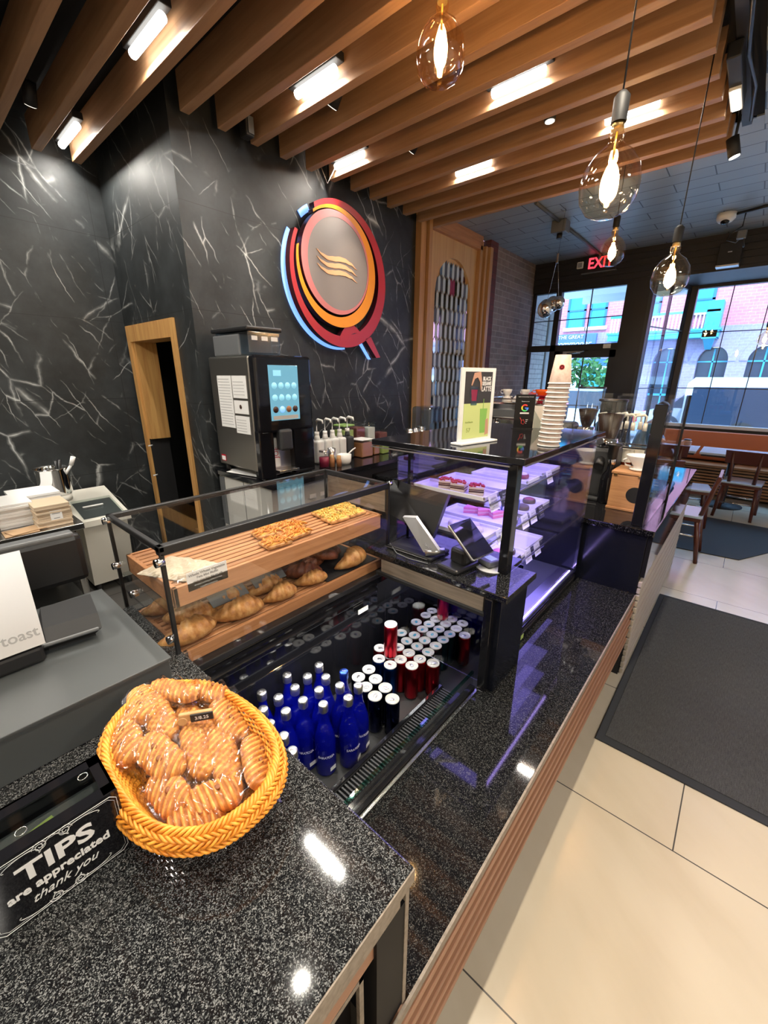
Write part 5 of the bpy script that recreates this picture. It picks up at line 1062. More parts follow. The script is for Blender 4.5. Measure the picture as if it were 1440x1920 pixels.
# blender with sound box
T = thing('blender', 'blender under a smoky blue sound cover at the end of the back counter', 'blender', (-2.6, 3.74, BZ+.001)); part('sound_cover', 'smoke_plastic', T, B(-2.74, -2.48, 3.62, 3.85, 1.14, 1.40, .03)); part('motor_base', 'black_plastic', T, B(-2.72, -2.50, 3.64, 3.83, BZ+.001, 1.14, .01)); part('jar', 'clear_acrylic', T, MB().lathe([(.04, 1.15), (.06, 1.34), (.06, 1.36)], (-2.61, 3.73, 0), 16))

# ------------------------------------------------------------------ espresso station
T = thing('espresso_machine', 'chrome espresso machine with a cup rail on top behind the poster', 'espresso machine', (-1.70, 4.05, .93))
part('body', 'chrome', T, B(-2.08, -1.36, 3.92, 4.40, 1.30, 1.47, .02)); part('back_box', 'steel', T, B(-2.06, -1.38, 4.15, 4.42, .98, 1.32, .01)); part('drip_tray', 'steel', T, B(-2.08, -1.36, 3.90, 4.40, .95, 1.02, .006)); part('front_strip', 'grey_plastic', T, B(-2.05, -1.39, 3.905, 3.925, 1.33, 1.40, .004)); part('display', 'screen_soft', T, B(-1.58, -1.48, 3.902, 3.906, 1.34, 1.43))
for x in (-1.92, -1.70, -1.46): part('group_head', 'chrome', T, MB().cyl((x, 4.0, 1.20), (x, 4.0, 1.30), .035).cyl((x, 3.99, 1.19), (x, 3.86, 1.18), .012, .016))
part('cup_rail', 'chrome', T, MB().tube([(-2.06, 3.93, 1.50), (-1.38, 3.93, 1.50)], .006).tube([(-2.06, 3.93, 1.50), (-2.06, 4.38, 1.50)], .006).tube([(-1.38, 3.93, 1.50), (-1.38, 4.38, 1.50)], .006))
for x in (-2.0, -1.44): part('leg', 'black_plastic', T, MB().cyl((x, 4.0, .93), (x, 4.0, .96), .025))
for x, r_, t_ in ((-1.98, .04, 'glass tumbler at the left on the espresso machine'), (-1.93, .036, 'second glass tumbler on the espresso machine')): solo('glass_tumbler', ['glass'], MB().lathe([(0, 1.471), (r_*.8, 1.471), (r_, 1.56)], (x, 4.0, 0), 18), t_, 'glass', (x, 4.0, 1.471))
def cup(x, y, z, r, label, m_, handle=True, name='coffee_cup', group=None, flip=False):
    T = thing(name, label, 'cup', (x, y, z), random.uniform(2.0, 3.6), group); pr = [(0, 0), (r*.5, 0), (r*.55, .006), (r*.9, .03), (r, .058), (r*.93, .058), (r*.82, .03), (0, .01)]
    if flip: pr = [(a, .058-b) for a, b in pr]
    lpart('bowl', m_, T, MB().lathe(pr, seg=24))
    if handle: lpart('handle', m_, T, MB().tube([(r*.95, 0, .048), (r*1.35, 0, .05), (r*1.5, 0, .034), (r*1.25, 0, .018), (r*.8, 0, .02)], .005, 6))
    return T
cg2 = 'white cups on the espresso machine'
cup(-1.84, 4.00, 1.471, .05, 'white cup upside down at the left of the cup heap', 'white_ceramic', group=cg2, flip=True); cup(-1.84, 4.00, 1.530, .045, 'white cup stacked on the left heap cup', 'white_ceramic', group=cg2)
cup(-1.74, 4.02, 1.471, .05, 'white cup in the middle of the heap', 'white_ceramic', group=cg2, flip=True); cup(-1.70, 4.10, 1.53, .045, 'white cup on top of the middle heap', 'white_ceramic', group=cg2); cup(-1.66, 4.00, 1.471, .05, 'white cup right of the heap centre', 'white_ceramic', group=cg2, flip=True)
cup(-1.58, 3.99, 1.471, .055, 'large white cup left under the orange cup', 'white_ceramic', False, group=cg2, flip=True); cup(-1.42, 3.99, 1.471, .055, 'large white cup right under the orange cup', 'white_ceramic', False, group=cg2, flip=True)
cup(-1.50, 4.02, 1.471, .045, 'dark red cup upside down below the orange cup', 'cover_red', False, flip=True); T = cup(-1.50, 4.01, 1.535, .062, 'bright orange cup on a red saucer atop the espresso machine', 'orange_cup'); solo('saucer', ['cover_red'], MB().lathe([(0, 1.530), (.05, 1.530), (.078, 1.540), (.078, 1.543), (0, 1.534)], (-1.50, 4.01, 0), 24), 'dark red saucer under the orange cup', 'saucer', (-1.5, 4.01, 1.53))
solo('coloured_napkin', ['pink', 'powder_green'], MB().box(-1.79, -1.66, 4.2, 4.3, 1.53, 1.56, 0, .01).box(-1.43, -1.39, 4.1, 4.2, 1.535, 1.60, 1, .01), 'pink cloth and green packet behind the cups', 'cloth', (-1.7, 4.25, 1.53))
# grinders
def grinder(x, y, hop_r, z_hop, z_top, label, full):
    T = thing('coffee_grinder', label, 'coffee grinder', (x, y, .931)); part('body', 'dark_grey', T, MB().box(x-.09, x+.09, y-.08, y+.10, .945, 1.28, 0, .03, 3).box(x-.10, x+.10, y-.12, y+.12, .931, .955, 0, .008)); part('collar', 'chrome', T, MB().cyl((x, y, 1.28), (x, y, 1.33), .075, .06)); part('knob', 'silver', T, MB().cyl((x-.02, y-.09, 1.315), (x-.02, y-.07, 1.315), .02)); part('name_tag', 'gold_label', T, MB().box(x+.04, x+.08, y-.083, y-.08, 1.25, 1.275)); part('spout', 'black_plastic', T, MB().cyl((x, y-.12, 1.16), (x, y-.06, 1.20), .03))
    part('hopper', 'clear_acrylic', T, MB().lathe([(.035, z_hop), (.05, z_hop+.04), (hop_r, z_top-.08), (hop_r*1.04, z_top)], (x, y, 0), 28)); part('beans', 'coffee_bean', T, MB().lathe([(0, z_hop+.002), (.032, z_hop+.002), (.047, z_hop+.04), (.047+(hop_r-.05)*full, z_hop+.04+(z_top-.12-z_hop)*full), (0, z_hop+.05+(z_top-.12-z_hop)*full)], (x, y, 0), 28)); part('hopper_lid', 'black_plastic', T, MB().lathe([(hop_r*1.07, z_top), (hop_r*1.07, z_top+.012), (0, z_top+.016)], (x, y, 0), 28)); return T
grinder(-.96, 3.60, .095, 1.33, 1.62, 'coffee grinder with a half full clear hopper, nearer the door', .55); grinder(-.655, 2.98, .078, 1.28, 1.56, 'coffee grinder with a full dark hopper, nearest the bottles', 1.0)
T = thing('knock_box', 'black machine housing beside the far grinder', 'appliance', (-1.12, 3.5, .931)); part('housing', 'dark_grey', T, B(-1.20, -1.02, 3.45, 3.65, .931, 1.36, .03)); part('panel', 'steel', T, B(-1.15, -1.06, 3.445, 3.45, 1.26, 1.33)); part('nozzle', 'black_plastic', T, MB().cyl((-1.1, 3.40, 1.0), (-1.1, 3.40, 1.2), .03))
# items on near part of bar counter
T = thing('wooden_box_stand', 'bamboo box with a round black hole in its front carrying a white dripper', 'box', (-.46, 2.87, .931)); part('box_shell', 'bamboo', T, B(-.545, -.372, 2.76, 2.98, .931, 1.150, .004)); part('box_lid', 'bamboo', T, B(-.550, -.367, 2.755, 2.985, 1.152, 1.168, .003)); part('round_hole', 'black_matte', T, MB().cyl((-.405, 2.7585, 1.035), (-.405, 2.762, 1.035), .048, seg=32)); part('latch', 'brass', T, MB().box(-.535, -.515, 2.752, 2.756, 1.14, 1.155, 0, .002).box(-.405, -.39, 2.752, 2.756, 1.14, 1.155, 0, .002)); part('bottom_rail', 'bamboo', T, B(-.550, -.367, 2.755, 2.985, .931, .945, .002))
def dripper(x, y, z, label): 
    T = thing('coffee_dripper', label, 'dripper', (x, y, z)); lpart('cone', 'white_ceramic', T, MB().lathe([(.028, .012), (.030, .03), (.074, .088), (.074, .093), (.068, .093), (.02, .02)], seg=32)); lpart('base', 'white_ceramic', T, MB().lathe([(0, 0), (.035, 0), (.046, .006), (.046, .012), (.028, .014)], seg=28)); lpart('handle', 'white_ceramic', T, MB().tube([(-.055, 0, .07), (-.085, 0, .055), (-.07, 0, .025), (-.04, 0, .02)], .007, 8))
dripper(-.43, 2.85, 1.169, 'white ceramic pour over dripper on the bamboo box')
T = thing('tamper_stand', 'slim black bottle with a long neck before the bottle rack', 'bottle', (-.585, 2.88, .931)); lpart('bottle_body', 'black_gloss', T, MB().lathe([(0, 0), (.045, 0), (.047, .01), (.047, .15), (.04, .18), (.02, .215), (.018, .25)], seg=24)); lpart('neck_ring', 'chrome', T, MB().lathe([(.02, .25), (.022, .255), (.022, .285), (.018, .29)], seg=20)); lpart('cap', 'black_plastic', T, MB().lathe([(.026, .285), (.03, .30), (.03, .36), (.045, .37), (.045, .38), (0, .385)], seg=20))
T = thing('bottle_rack', 'black wire rack holding glass pump bottles on the bar counter', 'rack', (-.62, 3.2, .931)); mb = MB()
for (x0, x1, y0, y1) in ((-.75, -.44, 3.06, 3.24),):
    for z_ in (.96, 1.13, 1.27): mb.tube([(x0, y0, z_), (x1, y0, z_), (x1, y1, z_), (x0, y1, z_)], .006, 6, closed=True)
    for x in (x0, (x0+x1)/2, x1):
        for y in (y0, y1): mb.tube([(x, y, .931), (x, y, 1.27)], .006, 6)
part('wire_frame', 'black_matte', T, mb); part('shelf', 'black_matte', T, B(-.75, -.44, 3.06, 3.24, 1.118, 1.124))
def pb(x, y, z, h, label, fill):
    T = thing('glass_pump_bottle', label, 'bottle', (x, y, z), random.uniform(-.5, .5), 'glass syrup bottles in the wire rack'); lpart('glass', 'glass', T, MB().lathe([(0, 0), (.034, 0), (.034, h*.6), (.014, h*.78), (.013, h)], seg=20)); lpart('syrup', fill, T, MB().lathe([(0, .004), (.031, .004), (.031, h*.3), (0, h*.3)], seg=18)); lpart('name_label', 'cream_plastic', T, MB().lathe([(.0345, h*.18), (.0345, h*.52)], seg=20)); lpart('pump_head', 'cream_plastic', T, MB().cyl((0, 0, h), (0, 0, h+.05), .014, .012).tube([(0, 0, h+.04), (0, 0, h+.09), (-.015, 0, h+.10), (-.055, 0, h+.093), (-.062, 0, h+.078)], [.006, .006, .010, .008, .005], 8)); return T
for x, y, t_, fl in ((-.70, 3.11, 'glass pump bottle at the left of the rack', 'cream'), (-.62, 3.12, 'glass pump bottle second from the left in the rack', 'syrup'), (-.545, 3.11, 'glass pump bottle third from the left in the rack', 'syrup'), (-.48, 3.13, 'glass pump bottle at the right of the rack', 'cream'), (-.60, 3.20, 'glass pump bottle in the back row, left', 'cream'), (-.52, 3.20, 'glass pump bottle in the back row, right', 'cream')): pb(x, y, 1.125, .25, t_, fl)
for i, x in enumerate((-.71, -.62, -.53)): solo('red_jar', ['cover_red', 'cream_plastic'], MB().lathe([(0, .932), (.036, .932), (.036, 1.05), (.03, 1.07)], (x, 3.14, 0), 20, 0).lathe([(.034, 1.07), (.034, 1.10), (0, 1.10)], (x, 3.14, 0), 20, 1), 'red jar on the lower rack shelf, %s from the left' % ORD[i], 'jar', (x, 3.14, .932), 'jars on the lower rack shelf')
solo('blue_towel', ['blue_cloth'], B(-.50, -.30, 3.35, 3.7, .931, .965, .012), 'bright blue folded cloth on the bar behind the bamboo box', 'cloth', (-.4, 3.5, .931))
solo('blue_screen', ['screen_cyan', 'black_plastic'], MB().prism([(-.86, 3.00, 1.22), (-.70, 3.00, 1.22), (-.70, 3.06, 1.38), (-.86, 3.06, 1.38)], (0, .01, 0), 0), 'small bright blue panel behind the cup stack', 'screen', (-.78, 3.0, 1.22)) if False else None

# ------------------------------------------------------------------ left work table
T = thing('work_table', 'stainless steel work table in the dark corner on the left', 'table', (-3.6, .1, 0))
part('table_top', 'steel', T, B(-4.16, -3.07, -1.2, .62, .76, .80, .004)); part('front_panel', 'steel', T, B(-3.10, -3.08, -1.2, .40, .66, .76))
for x, y in ((-3.15, .56), (-4.1, .56), (-3.15, -1.1)): part('leg', 'steel', T, MB().cyl((x, y, 0), (x, y, .76), .022))
part('lower_shelf', 'steel', T, B(-4.1, -3.15, -1.1, .55, .25, .27))
T = thing('toaster_oven', 'stainless toaster oven with blue indicator lights at the left edge', 'oven', (-3.3, -.1, .80))
part('housing', 'brushed', T, B(-3.75, -3.16, -.5, .20, .90, 1.22, .015)); part('control_strip', 'steel', T, B(-3.16, -3.13, -.5, .235, .84, .92, .004)); part('knob', 'black_plastic', T, MB().cyl((-3.135, .10, .87), (-3.10, .10, .87), .024)); part('indicator_light', 'led_blue', T, MB().cyl((-3.131, .195, .89), (-3.124, .195, .89), .006)); part('indicator_light', 'led_blue', T, MB().cyl((-3.131, .115, .90), (-3.124, .115, .90), .006)); part('foot', 'steel', T, MB().cyl((-3.2, .17, .801), (-3.2, .17, .85), .02)); part('side_wall', 'dark_grey', T, B(-3.7, -3.2, -.45, .20, .85, .90))
T = thing('utensil_pot', 'shiny steel pot holding dark and white handled utensils', 'pot', (-3.84, .73-.08, .84)); lpart('pot', 'chrome', T, MB().lathe([(0, 0), (.10, 0), (.105, .01), (.105, .19), (.112, .20), (.108, .203), (.10, .19), (.10, .01), (0, .008)], seg=36))
lpart('utensil', 'black_plastic', T, MB().cyl((.02, .03, .05), (.06, .03, .26), .012)); lpart('utensil', 'black_plastic', T, MB().cyl((.05, .02, .05), (.09, .05, .27), .012)); lpart('utensil', 'white_plastic', T, MB().cyl((.05, .05, .12), (.10, .11, .22), .01).cyl((.10, .11, .22), (.115, .13, .28), .014, .016), label='white handled utensil'); 
solo('pot_base_lid', ['cream_plastic'], MB().lathe([(0, .801), (.15, .801), (.15, .838), (0, .838)], (-3.84, .65, 0), 32, sy=.6), 'pale lid under the steel utensil pot', 'lid', (-3.84, .65, .801))
def stack(x0, x1, y0, y1, z0, z1, label, m_, n, nm='paper_stack', top=None):
    mb = MB(); rr = random.Random(int(x0*100))
    for i in range(n): a = rr.uniform(-.006, .006); zz = z0+(z1-z0)*i/n; mb.box(x0+a, x1+a, y0-a, y1-a, zz+.0008, zz+(z1-z0)/n, 0, .002)
    return solo(nm, [m_], mb, label, 'paper stack', ((x0+x1)/2, (y0+y1)/2, z0))
stack(-3.55, -3.26, .24, .42, .801, .95, 'stack of white paper sheets beside the toaster oven', 'paper', 9); stack(-3.80, -3.52, .36, .62, .801, .93, 'white sheet stack behind the napkins', 'paper', 7)
stack(-3.34, -3.12, .405, .58, .801, .94, 'block of kraft napkins wrapped in clear film', 'paper_tan', 10, 'napkin_pack')
solo('pack_label', ['paper', 'grey_text'], MB().box(-3.119, -3.117, .47, .53, .835, .90, 0).box(-3.117, -3.1165, .48, .52, .88, .885, 1).box(-3.117, -3.1165, .485, .515, .85, .855, 1), 'white barcode free label on the napkin pack', 'label', (-3.118, .5, .835))
solo('kraft_sheet', ['kraft'], MB().box(-3.22, -3.08, .24, .40, .801, .806, 0, .001).box(-3.20, -3.09, .26, .43, .807, .812, 0, .001, rot=Matrix.Rotation(R(14), 3, 'Z')), 'loose brown kraft sheets at the table edge', 'paper', (-3.15, .32, .801))
T = thing('ingredient_bin', 'large white ingredient bin on casters with a clear sliding lid', 'storage bin', (-3.95, .93, 0)); mb = MB()
part('bin_body', 'cream_plastic', T, MB().prism([(-4.15, .72, .08), (-3.70, .72, .08), (-3.62, .72, .62), (-4.15, .72, .74)], (0, .30, 0)), label='off white bin body'); part('rim', 'cream_plastic', T, MB().prism([(-3.60, .70, .60), (-3.60, .70, .645), (-4.16, .70, .775), (-4.16, .70, .735)], (0, .345, 0)))
part('clear_lid', 'clear_acrylic', T, MB().prism([(-3.63, .735, .66), (-3.63, .735, .668), (-3.93, .735, .738), (-3.93, .735, .73)], (0, .275, 0))); part('lid_grip', 'white_plastic', T, MB().box(-3.80, -3.785, .78, .92, .705, .715, 0, .003)); part('inner_dark', 'grey_back', T, MB().prism([(-3.64, .74, .652), (-3.64, .74, .655), (-3.92, .74, .722), (-3.92, .74, .718)], (0, .265, 0)), label='flour surface with shade put into its dark colour')  # flour sheet coloured dark grey to stand in for shade
for x, y in ((-3.75, .76), (-3.75, .98), (-4.1, .76), (-4.1, .98)): part('caster', 'black_plastic', T, MB().cyl((x, y-.012, .04), (x, y+.012, .04), .04).box(x-.01, x+.01, y-.02, y+.02, .05, .09))
T = thing('wall_bracket', 'grey cable and white tag hanging by the dark marble', 'wall fitting', (-4.19, .40, 1.1)); part('cord', 'grey_plastic', T, MB().tube([(-3.9, .30, 1.24), (-3.9, .31, 1.15), (-3.92, .27, 1.02)], .008)); part('tag', 'white_plastic', T, B(-3.90, -3.895, .31, .40, 1.185, 1.235))
# dark mat behind register on the staff side floor shown; nothing else there
# ------------------------------------------------------------------ pendant bulbs
def pendant(x, y, z, s_, label, cordx=0.0):
    T = thing('pendant_bulb', label, 'pendant lamp', (x, y, z), 0, 'glowing glass pendant bulbs')
    lpart('glass_globe', 'bulb_glass', T, MB().lathe([(0, -.115*s_), (.034*s_, -.111*s_), (.068*s_, -.095*s_), (.092*s_, -.06*s_), (.099*s_, -.015*s_), (.090*s_, .035*s_), (.064*s_, .075*s_), (.032*s_, .10*s_), (.022*s_, .112*s_), (.026*s_, .130*s_), (.024*s_, .148*s_)], seg=36))
    mb = MB()
    for k in range(6):
        a = 2*PI*k/6; mb.tube([(.008*s_*math.cos(a), .008*s_*math.sin(a), -.06*s_), (.012*s_*math.cos(a+.5), .012*s_*math.sin(a+.5), 0), (.008*s_*math.cos(a+1), .008*s_*math.sin(a+1), .055*s_)], .0036*s_, 6)
    lpart('filament', 'filament', T, mb); lpart('stem', 'brass', T, MB().cyl((0, 0, .05*s_), (0, 0, .14*s_), .004*s_))
    lpart('screw_base', 'brass', T, MB().cyl((0, 0, .145*s_), (0, 0, .170*s_), .020*s_)); lpart('socket', 'black_matte', T, MB().lathe([(.024*s_, .165*s_), (.025*s_, .235*s_), (.012*s_, .25*s_), (0, .25*s_)], seg=20))
    lpart('cord', 'black_plastic', T, MB().tube([(0, 0, .25*s_), (cordx, 0, ZC-z)], .003))
    add_light('bulb_lamp', 'POINT', (x, y, z), 12, (1, .66, .33), shadow_soft_size=.03*s_)
pendant(-1.178, 1.684, 2.885, .95, 'glowing oval bulb hanging in front of the nearest beams'); pendant(-.539, 1.838, 2.36, 1.0, 'largest amber bulb hanging low in front of the beams'); pendant(-1.095, 4.066, 2.672, .98, 'small glowing bulb below the largest one, by the exit sign'); pendant(-.488, 3.015, 2.251, .95, 'amber bulb on a long cord before the dark column')
pendant(-.03, 7.4, 2.19, .8, 'far glowing bulb against the right window')
T = thing('mirror_pendant', 'cluster of small silver mirrored globes hanging on two thin wires', 'pendant lamp', (-1.90, 4.98, 2.42))
for x, y, z, r in ((-.03, -.02, 0, .085), (.02, .04, .05, .075), (.10, 0, .05, .062), (-.05, .03, .03, .07)): lpart('mirror_globe', 'chrome', T, MB().ellipsoid((x, y, z), r, r, r*1.1, 0, 24, 16))
lpart('wire', 'steel', T, MB().tube([(-.03, 0, .08), (.03, 0, .52), (.05, 0, .93)], .0022).tube([(.09, 0, .10), (.03, 0, .52)], .0022).tube([(.05, 0, .9), (.0, 0, .93)], .003)); lpart('hook', 'steel', T, MB().box(.02, .04, -.01, .01, .44, .53, 0, .003))
T = thing('junction_box', 'grey ceiling junction box with conduit pipes running both ways', 'junction box', (-2.01, 5.33, ZC)); part('box', 'grey_plastic', T, MB().box(-2.09, -1.93, 5.25, 5.40, 3.23, 3.35, 0, .01)); part('conduit', 'grey_back', T, MB().cyl((-2.01, 4.6, 3.335), (-2.01, 5.3, 3.335), .016)); part('conduit', 'grey_back', T, MB().cyl((-2.01, 5.35, 3.335), (-2.01, 6.95, 3.335), .016)); part('socket_plug', 'black_plastic', T, MB().cyl((-2.01, 5.32, 3.18), (-2.01, 5.32, 3.23), .03))
T = thing('dome_camera', 'small white dome security camera on the ceiling', 'camera', (-.60, 6.2, ZC)); part('housing', 'white_plastic', T, MB().lathe([(0, ZC-.002), (.085, ZC-.002), (.085, ZC-.05), (.06, ZC-.08), (0, ZC-.085)], (-.60, 6.2, 0), 24)); part('lens_dome', 'black_gloss', T, MB().ellipsoid((-.60, 6.17, ZC-.08), .04, .04, .03)); part('conduit', 'black_plastic', T, MB().tube([(-.52, 6.2, ZC-.02), (-.3, 6.15, ZC-.015), (.8, 6.1, ZC-.015)], .014))
T = thing('wire_pendant_fitting', 'tangled black cable fitting under the ceiling beside the dome camera', 'cable fitting', (-.48, 6.3, ZC)); part('coil', 'black_plastic', T, MB().tube([(-.45, 6.3, ZC), (-.45, 6.3, ZC-.12), (-.54, 6.28, ZC-.18), (-.56, 6.3, ZC-.23), (-.48, 6.32, ZC-.26), (-.42, 6.3, ZC-.2), (-.40, 6.3, ZC-.32)], .008)); part('clamp', 'grey_plastic', T, B(-.48, -.40, 6.27, 6.33, ZC-.24, ZC-.16, .01))
T = thing('wall_speaker', 'dark box unit with a pale bottom strip on the dark header', 'projector', (-.53, 6.9, 2.95)); part('housing', 'black_matte', T, B(-.66, -.44, 6.84, 6.975, 2.985, 3.22, .006)); part('pale_strip', 'silver', T, B(-.66, -.44, 6.83, 6.975, 2.965, 2.985, .003)); part('lens_mark', 'silver', T, MB().box(-.57, -.53, 6.835, 6.84, 3.11, 3.12))
T = thing('exit_sign', 'red lit exit sign on the dark header over the door', 'exit sign', (-2.0, YD-.015, 3.1)); part('backplate', 'frame_black', T, B(-2.20, -1.80, YD-.05, YD-.012, 3.13, 3.34, .004)); part('lettering', 'exit_red', T, MB().text('EXIT', .19, (-2.0, YD-.052, 3.235), (1, 0, 0), (0, 0, 1), 0, .003, bold=.003, sx=.85)); part('ledge', 'grey_plastic', T, B(-2.24, -1.78, YD-.06, YD-.012, 3.115, 3.13))
solo('door_chime', ['white_plastic', 'grey_text'], MB().box(-2.325, -2.235, YD-.04, YD-.012, 3.20, 3.29, 0, .012).box(-2.31, -2.25, YD-.042, YD-.04, 3.215, 3.275, 1, .004), 'small white square chime left of the exit sign', 'door chime', (-2.28, YD-.02, 3.2))

# ------------------------------------------------------------------ rugs
struct_rug = solo('entrance_mat', ['rug', 'mat_black'], MB().box(-.236, 1.3, 1.886, 3.78, 0.001, .009, 1, .003).box(-.20, 1.26, 1.93, 3.74, .009, .013, 0, .001), 'large charcoal ribbed floor mat along the counter', 'floor mat', (.5, 2.8, 0))
P = [(-1.15, 4.98), (.239, 5.08), (.95, 6.45), (-.95, 6.55)]
solo('entrance_mat', ['mat_black'], MB().prism([(x, y, .001) for x, y in P], (0, 0, .008)), 'dark floor mat between the bar end and the window tables', 'floor mat', (0, 5.7, 0))

# ------------------------------------------------------------------ bench, tables, chairs
T = thing('window_bench', 'long slatted wood bench with orange back pads under the windows', 'bench', (1.5, 7.95, 0))
mb = MB()
for i in range(9): mb.box(-1.0, 4.1, 7.76, 7.79, .04+.045*i, .04+.045*i+.026, 0, .002)
part('slatted_front', 'bench_wood', T, mb); part('carcass', 'black_matte', T, B(-1.0, 4.1, 7.80, 8.14, .02, .44)); part('seat', 'bench_wood', T, B(-1.0, 4.1, 7.74, 8.15, .44, .475, .004))
for i, (a, b_) in enumerate(((-.95, .42), (.43, 1.8), (1.81, 3.2), (3.21, 4.1))): part('back_pad', 'orange_pad', T, B(a, b_, 8.06, 8.14, .50, .93, .015))
def table(x0, x1, y0, y1, label):
    T = thing('cafe_table', label, 'table', ((x0+x1)/2, (y0+y1)/2, 0), 0, 'tables along the window bench'); part('table_top', 'table_white', T, B(x0, x1, y0, y1, .725, .755, .004)); part('apron', 'black_matte', T, B(x0+.02, x1-.02, y0+.02, y1-.02, .70, .725)); cx, cy = (x0+x1)/2, (y0+y1)/2
    part('column', 'black_matte', T, MB().cyl((cx, cy, .03), (cx, cy, .70), .038)); part('base', 'black_matte', T, MB().lathe([(0, 0), (.24, 0), (.24, .012), (.06, .035), (0, .04)], (cx, cy, 0), 28))
table(-.98+.12, -.42, 7.0, 7.62, 'white topped table by the door, where the person sits'); table(-.38, .34, 7.0, 7.62, 'white topped table in the middle of the window row'); table(.38, 1.1, 7.0, 7.62, 'white topped table at the right picture edge')
def make_chair(label):
    T = thing('cafe_chair', label, 'chair', (0, 0, 0), 0, 'dark wooden cafe chairs'); lpart('seat', ['seat_metal', 'dark_wood'], T, MB().box(-.20, .20, -.20, .20, .440, .462, 0, .006).box(-.19, .19, -.19, .19, .405, .44, 1, .004))
    for sx in (-1, 1):
        lpart('leg', 'dark_wood', T, MB().cyl((sx*.165, .165, .41), (sx*.19, .20, 0), .024, .018, 10)); lpart('leg', 'dark_wood', T, MB().cyl((sx*.165, -.165, .41), (sx*.19, -.23, 0), .024, .018, 10))
        lpart('back_post', 'dark_wood', T, MB().tube([(sx*.12, -.17, .42), (sx*.125, -.205, .60), (sx*.135, -.25, .84)], [.020, .019, .016], 8))
    lpart('backrest', 'dark_wood', T, MB().prism([(-.205, -.225, .70), (.205, -.225, .70), (.215, -.258, .86), (-.215, -.258, .86)], (0, .022, .0)))
    lpart('stretcher', 'steel', T, MB().cyl((-.18, .185, .20), (.18, .185, .20), .009).cyl((-.18, -.20, .20), (.18, -.20, .20), .009).cyl((-.18, .18, .26), (-.18, -.19, .26), .009).cyl((.18, .18, .26), (.18, -.19, .26), .009)); return T
ch = make_chair('dark wooden chair with its back to the camera at the middle window table'); ch.location = (.14, 6.86, 0); ch.rotation_euler = (0, 0, R(-6))
dup(ch, (-.70, 6.90, 0), R(3), 'dark wooden chair seen through the glass screen at the door side table')
dup(ch, (-.31, 4.90, 0), R(90), 'dark wooden chair with a shiny seat at the far end of the bar')
dup(ch, (-.68, 5.55, 0), R(20), 'dark wooden chair partly hidden behind the bar, in front of the tables')
dup(ch, (.78, 6.75, 0), R(-4), 'dark wooden chair at the right picture edge')
dup(ch, (-.34, 6.1, 0), R(-80), 'dark wooden chair side on between the mats')

# ------------------------------------------------------------------ seated person with a cup
def skin_mesh(name, pts, edges, radii, m_, parent, root=0, sub=2):
    me = bpy.data.meshes.new(name); me.from_pydata(pts, edges, []); me.materials.append(M[m_]); o = bpy.data.objects.new(name, me); link(o, parent)
    md = o.modifiers.new('s', 'SKIN'); lay = me.skin_vertices[0] if me.skin_vertices else None
    for i, r in enumerate(radii): me.skin_vertices[0].data[i].radius = (r, r) if not isinstance(r, tuple) else r
    me.skin_vertices[0].data[root].use_root = True; md.use_smooth_shade = True
    s_ = o.modifiers.new('u', 'SUBSURF'); s_.levels = sub; s_.render_levels = sub
    dg = bpy.context.evaluated_depsgraph_get(); dg.update(); nm = bpy.data.meshes.new_from_object(o.evaluated_get(dg)); o.modifiers.clear(); o.data = nm; nm.materials.clear(); nm.materials.append(M[m_])
    for p in nm.polygons: p.use_smooth = True
    return o
px0, py0 = -1.13, 7.05
# seated on a chair at the door side table end, facing +X, left arm out to the cup
Tch = dup(ch, (-1.10, 7.3, 0), R(-90), 'dark wooden chair under the seated person')
TP = thing('person', 'person in a light blue shirt seated at the table holding a takeaway cup', 'person', (-1.34, 7.3, 0))
def W(p): return (p[0]+1.34, p[1]-7.3, p[2])
pts = [(-1.14, 7.3, .55), (-1.12, 7.3, .75), (-1.06, 7.3, .96), (-1.01, 7.3, 1.06), (-.97, 7.3, 1.13), (-.94, 7.3, 1.20), (-.92, 7.3, 1.29),
       (-1.02, 7.14, 1.02), (-.96, 7.08, .87), (-.80, 7.10, .84), (-1.02, 7.46, 1.02), (-.96, 7.50, .87), (-.84, 7.38, .80),
       (-1.10, 7.21, .52), (-.74, 7.19, .50), (-.72, 7.19, .10), (-.58, 7.19, .04), (-1.10, 7.39, .52), (-.76, 7.42, .50), (-.76, 7.42, .10), (-.62, 7.42, .04)]
ed = [(0, 1), (1, 2), (2, 3), (3, 4), (4, 5), (5, 6), (3, 7), (7, 8), (8, 9), (3, 10), (10, 11), (11, 12), (0, 13), (13, 14), (14, 15), (15, 16), (0, 17), (17, 18), (18, 19), (19, 20)]
rad = [.13, .12, .13, .10, .05, .085, .075, .055, .042, .026, .055, .042, .026, .08, .055, .038, .03, .08, .055, .038, .03]
skin_mesh('body', [W(p) for p in pts], ed, rad, 'skin', TP)
sp = pts[:4] + [pts[7], pts[8], (-.86, 7.095, .848), pts[10], pts[11], (-.87, 7.41, .82)]
skin_mesh('shirt', [W(p) for p in sp], [(0, 1), (1, 2), (2, 3), (3, 4), (4, 5), (5, 6), (3, 7), (7, 8), (8, 9)], [.15, .145, .155, .115, .075, .06, .045, .075, .06, .045], 'shirt_blue', TP)
skin_mesh('trousers', [W(p) for p in [pts[0], pts[13], pts[14], (-.725, 7.19, .12), pts[17], pts[18], (-.765, 7.42, .12)]], [(0, 1), (1, 2), (2, 3), (0, 4), (4, 5), (5, 6)], [.155, .095, .07, .055, .095, .07, .055], 'jeans', TP)
mb = MB().ellipsoid(W((-.945, 7.3, 1.28)), .092, .088, .105, 0, 20, 14).ellipsoid(W((-1.0, 7.3, 1.23)), .06, .075, .09, 0, 16, 10); part_h = mb.build('hair', 'hair', TP)
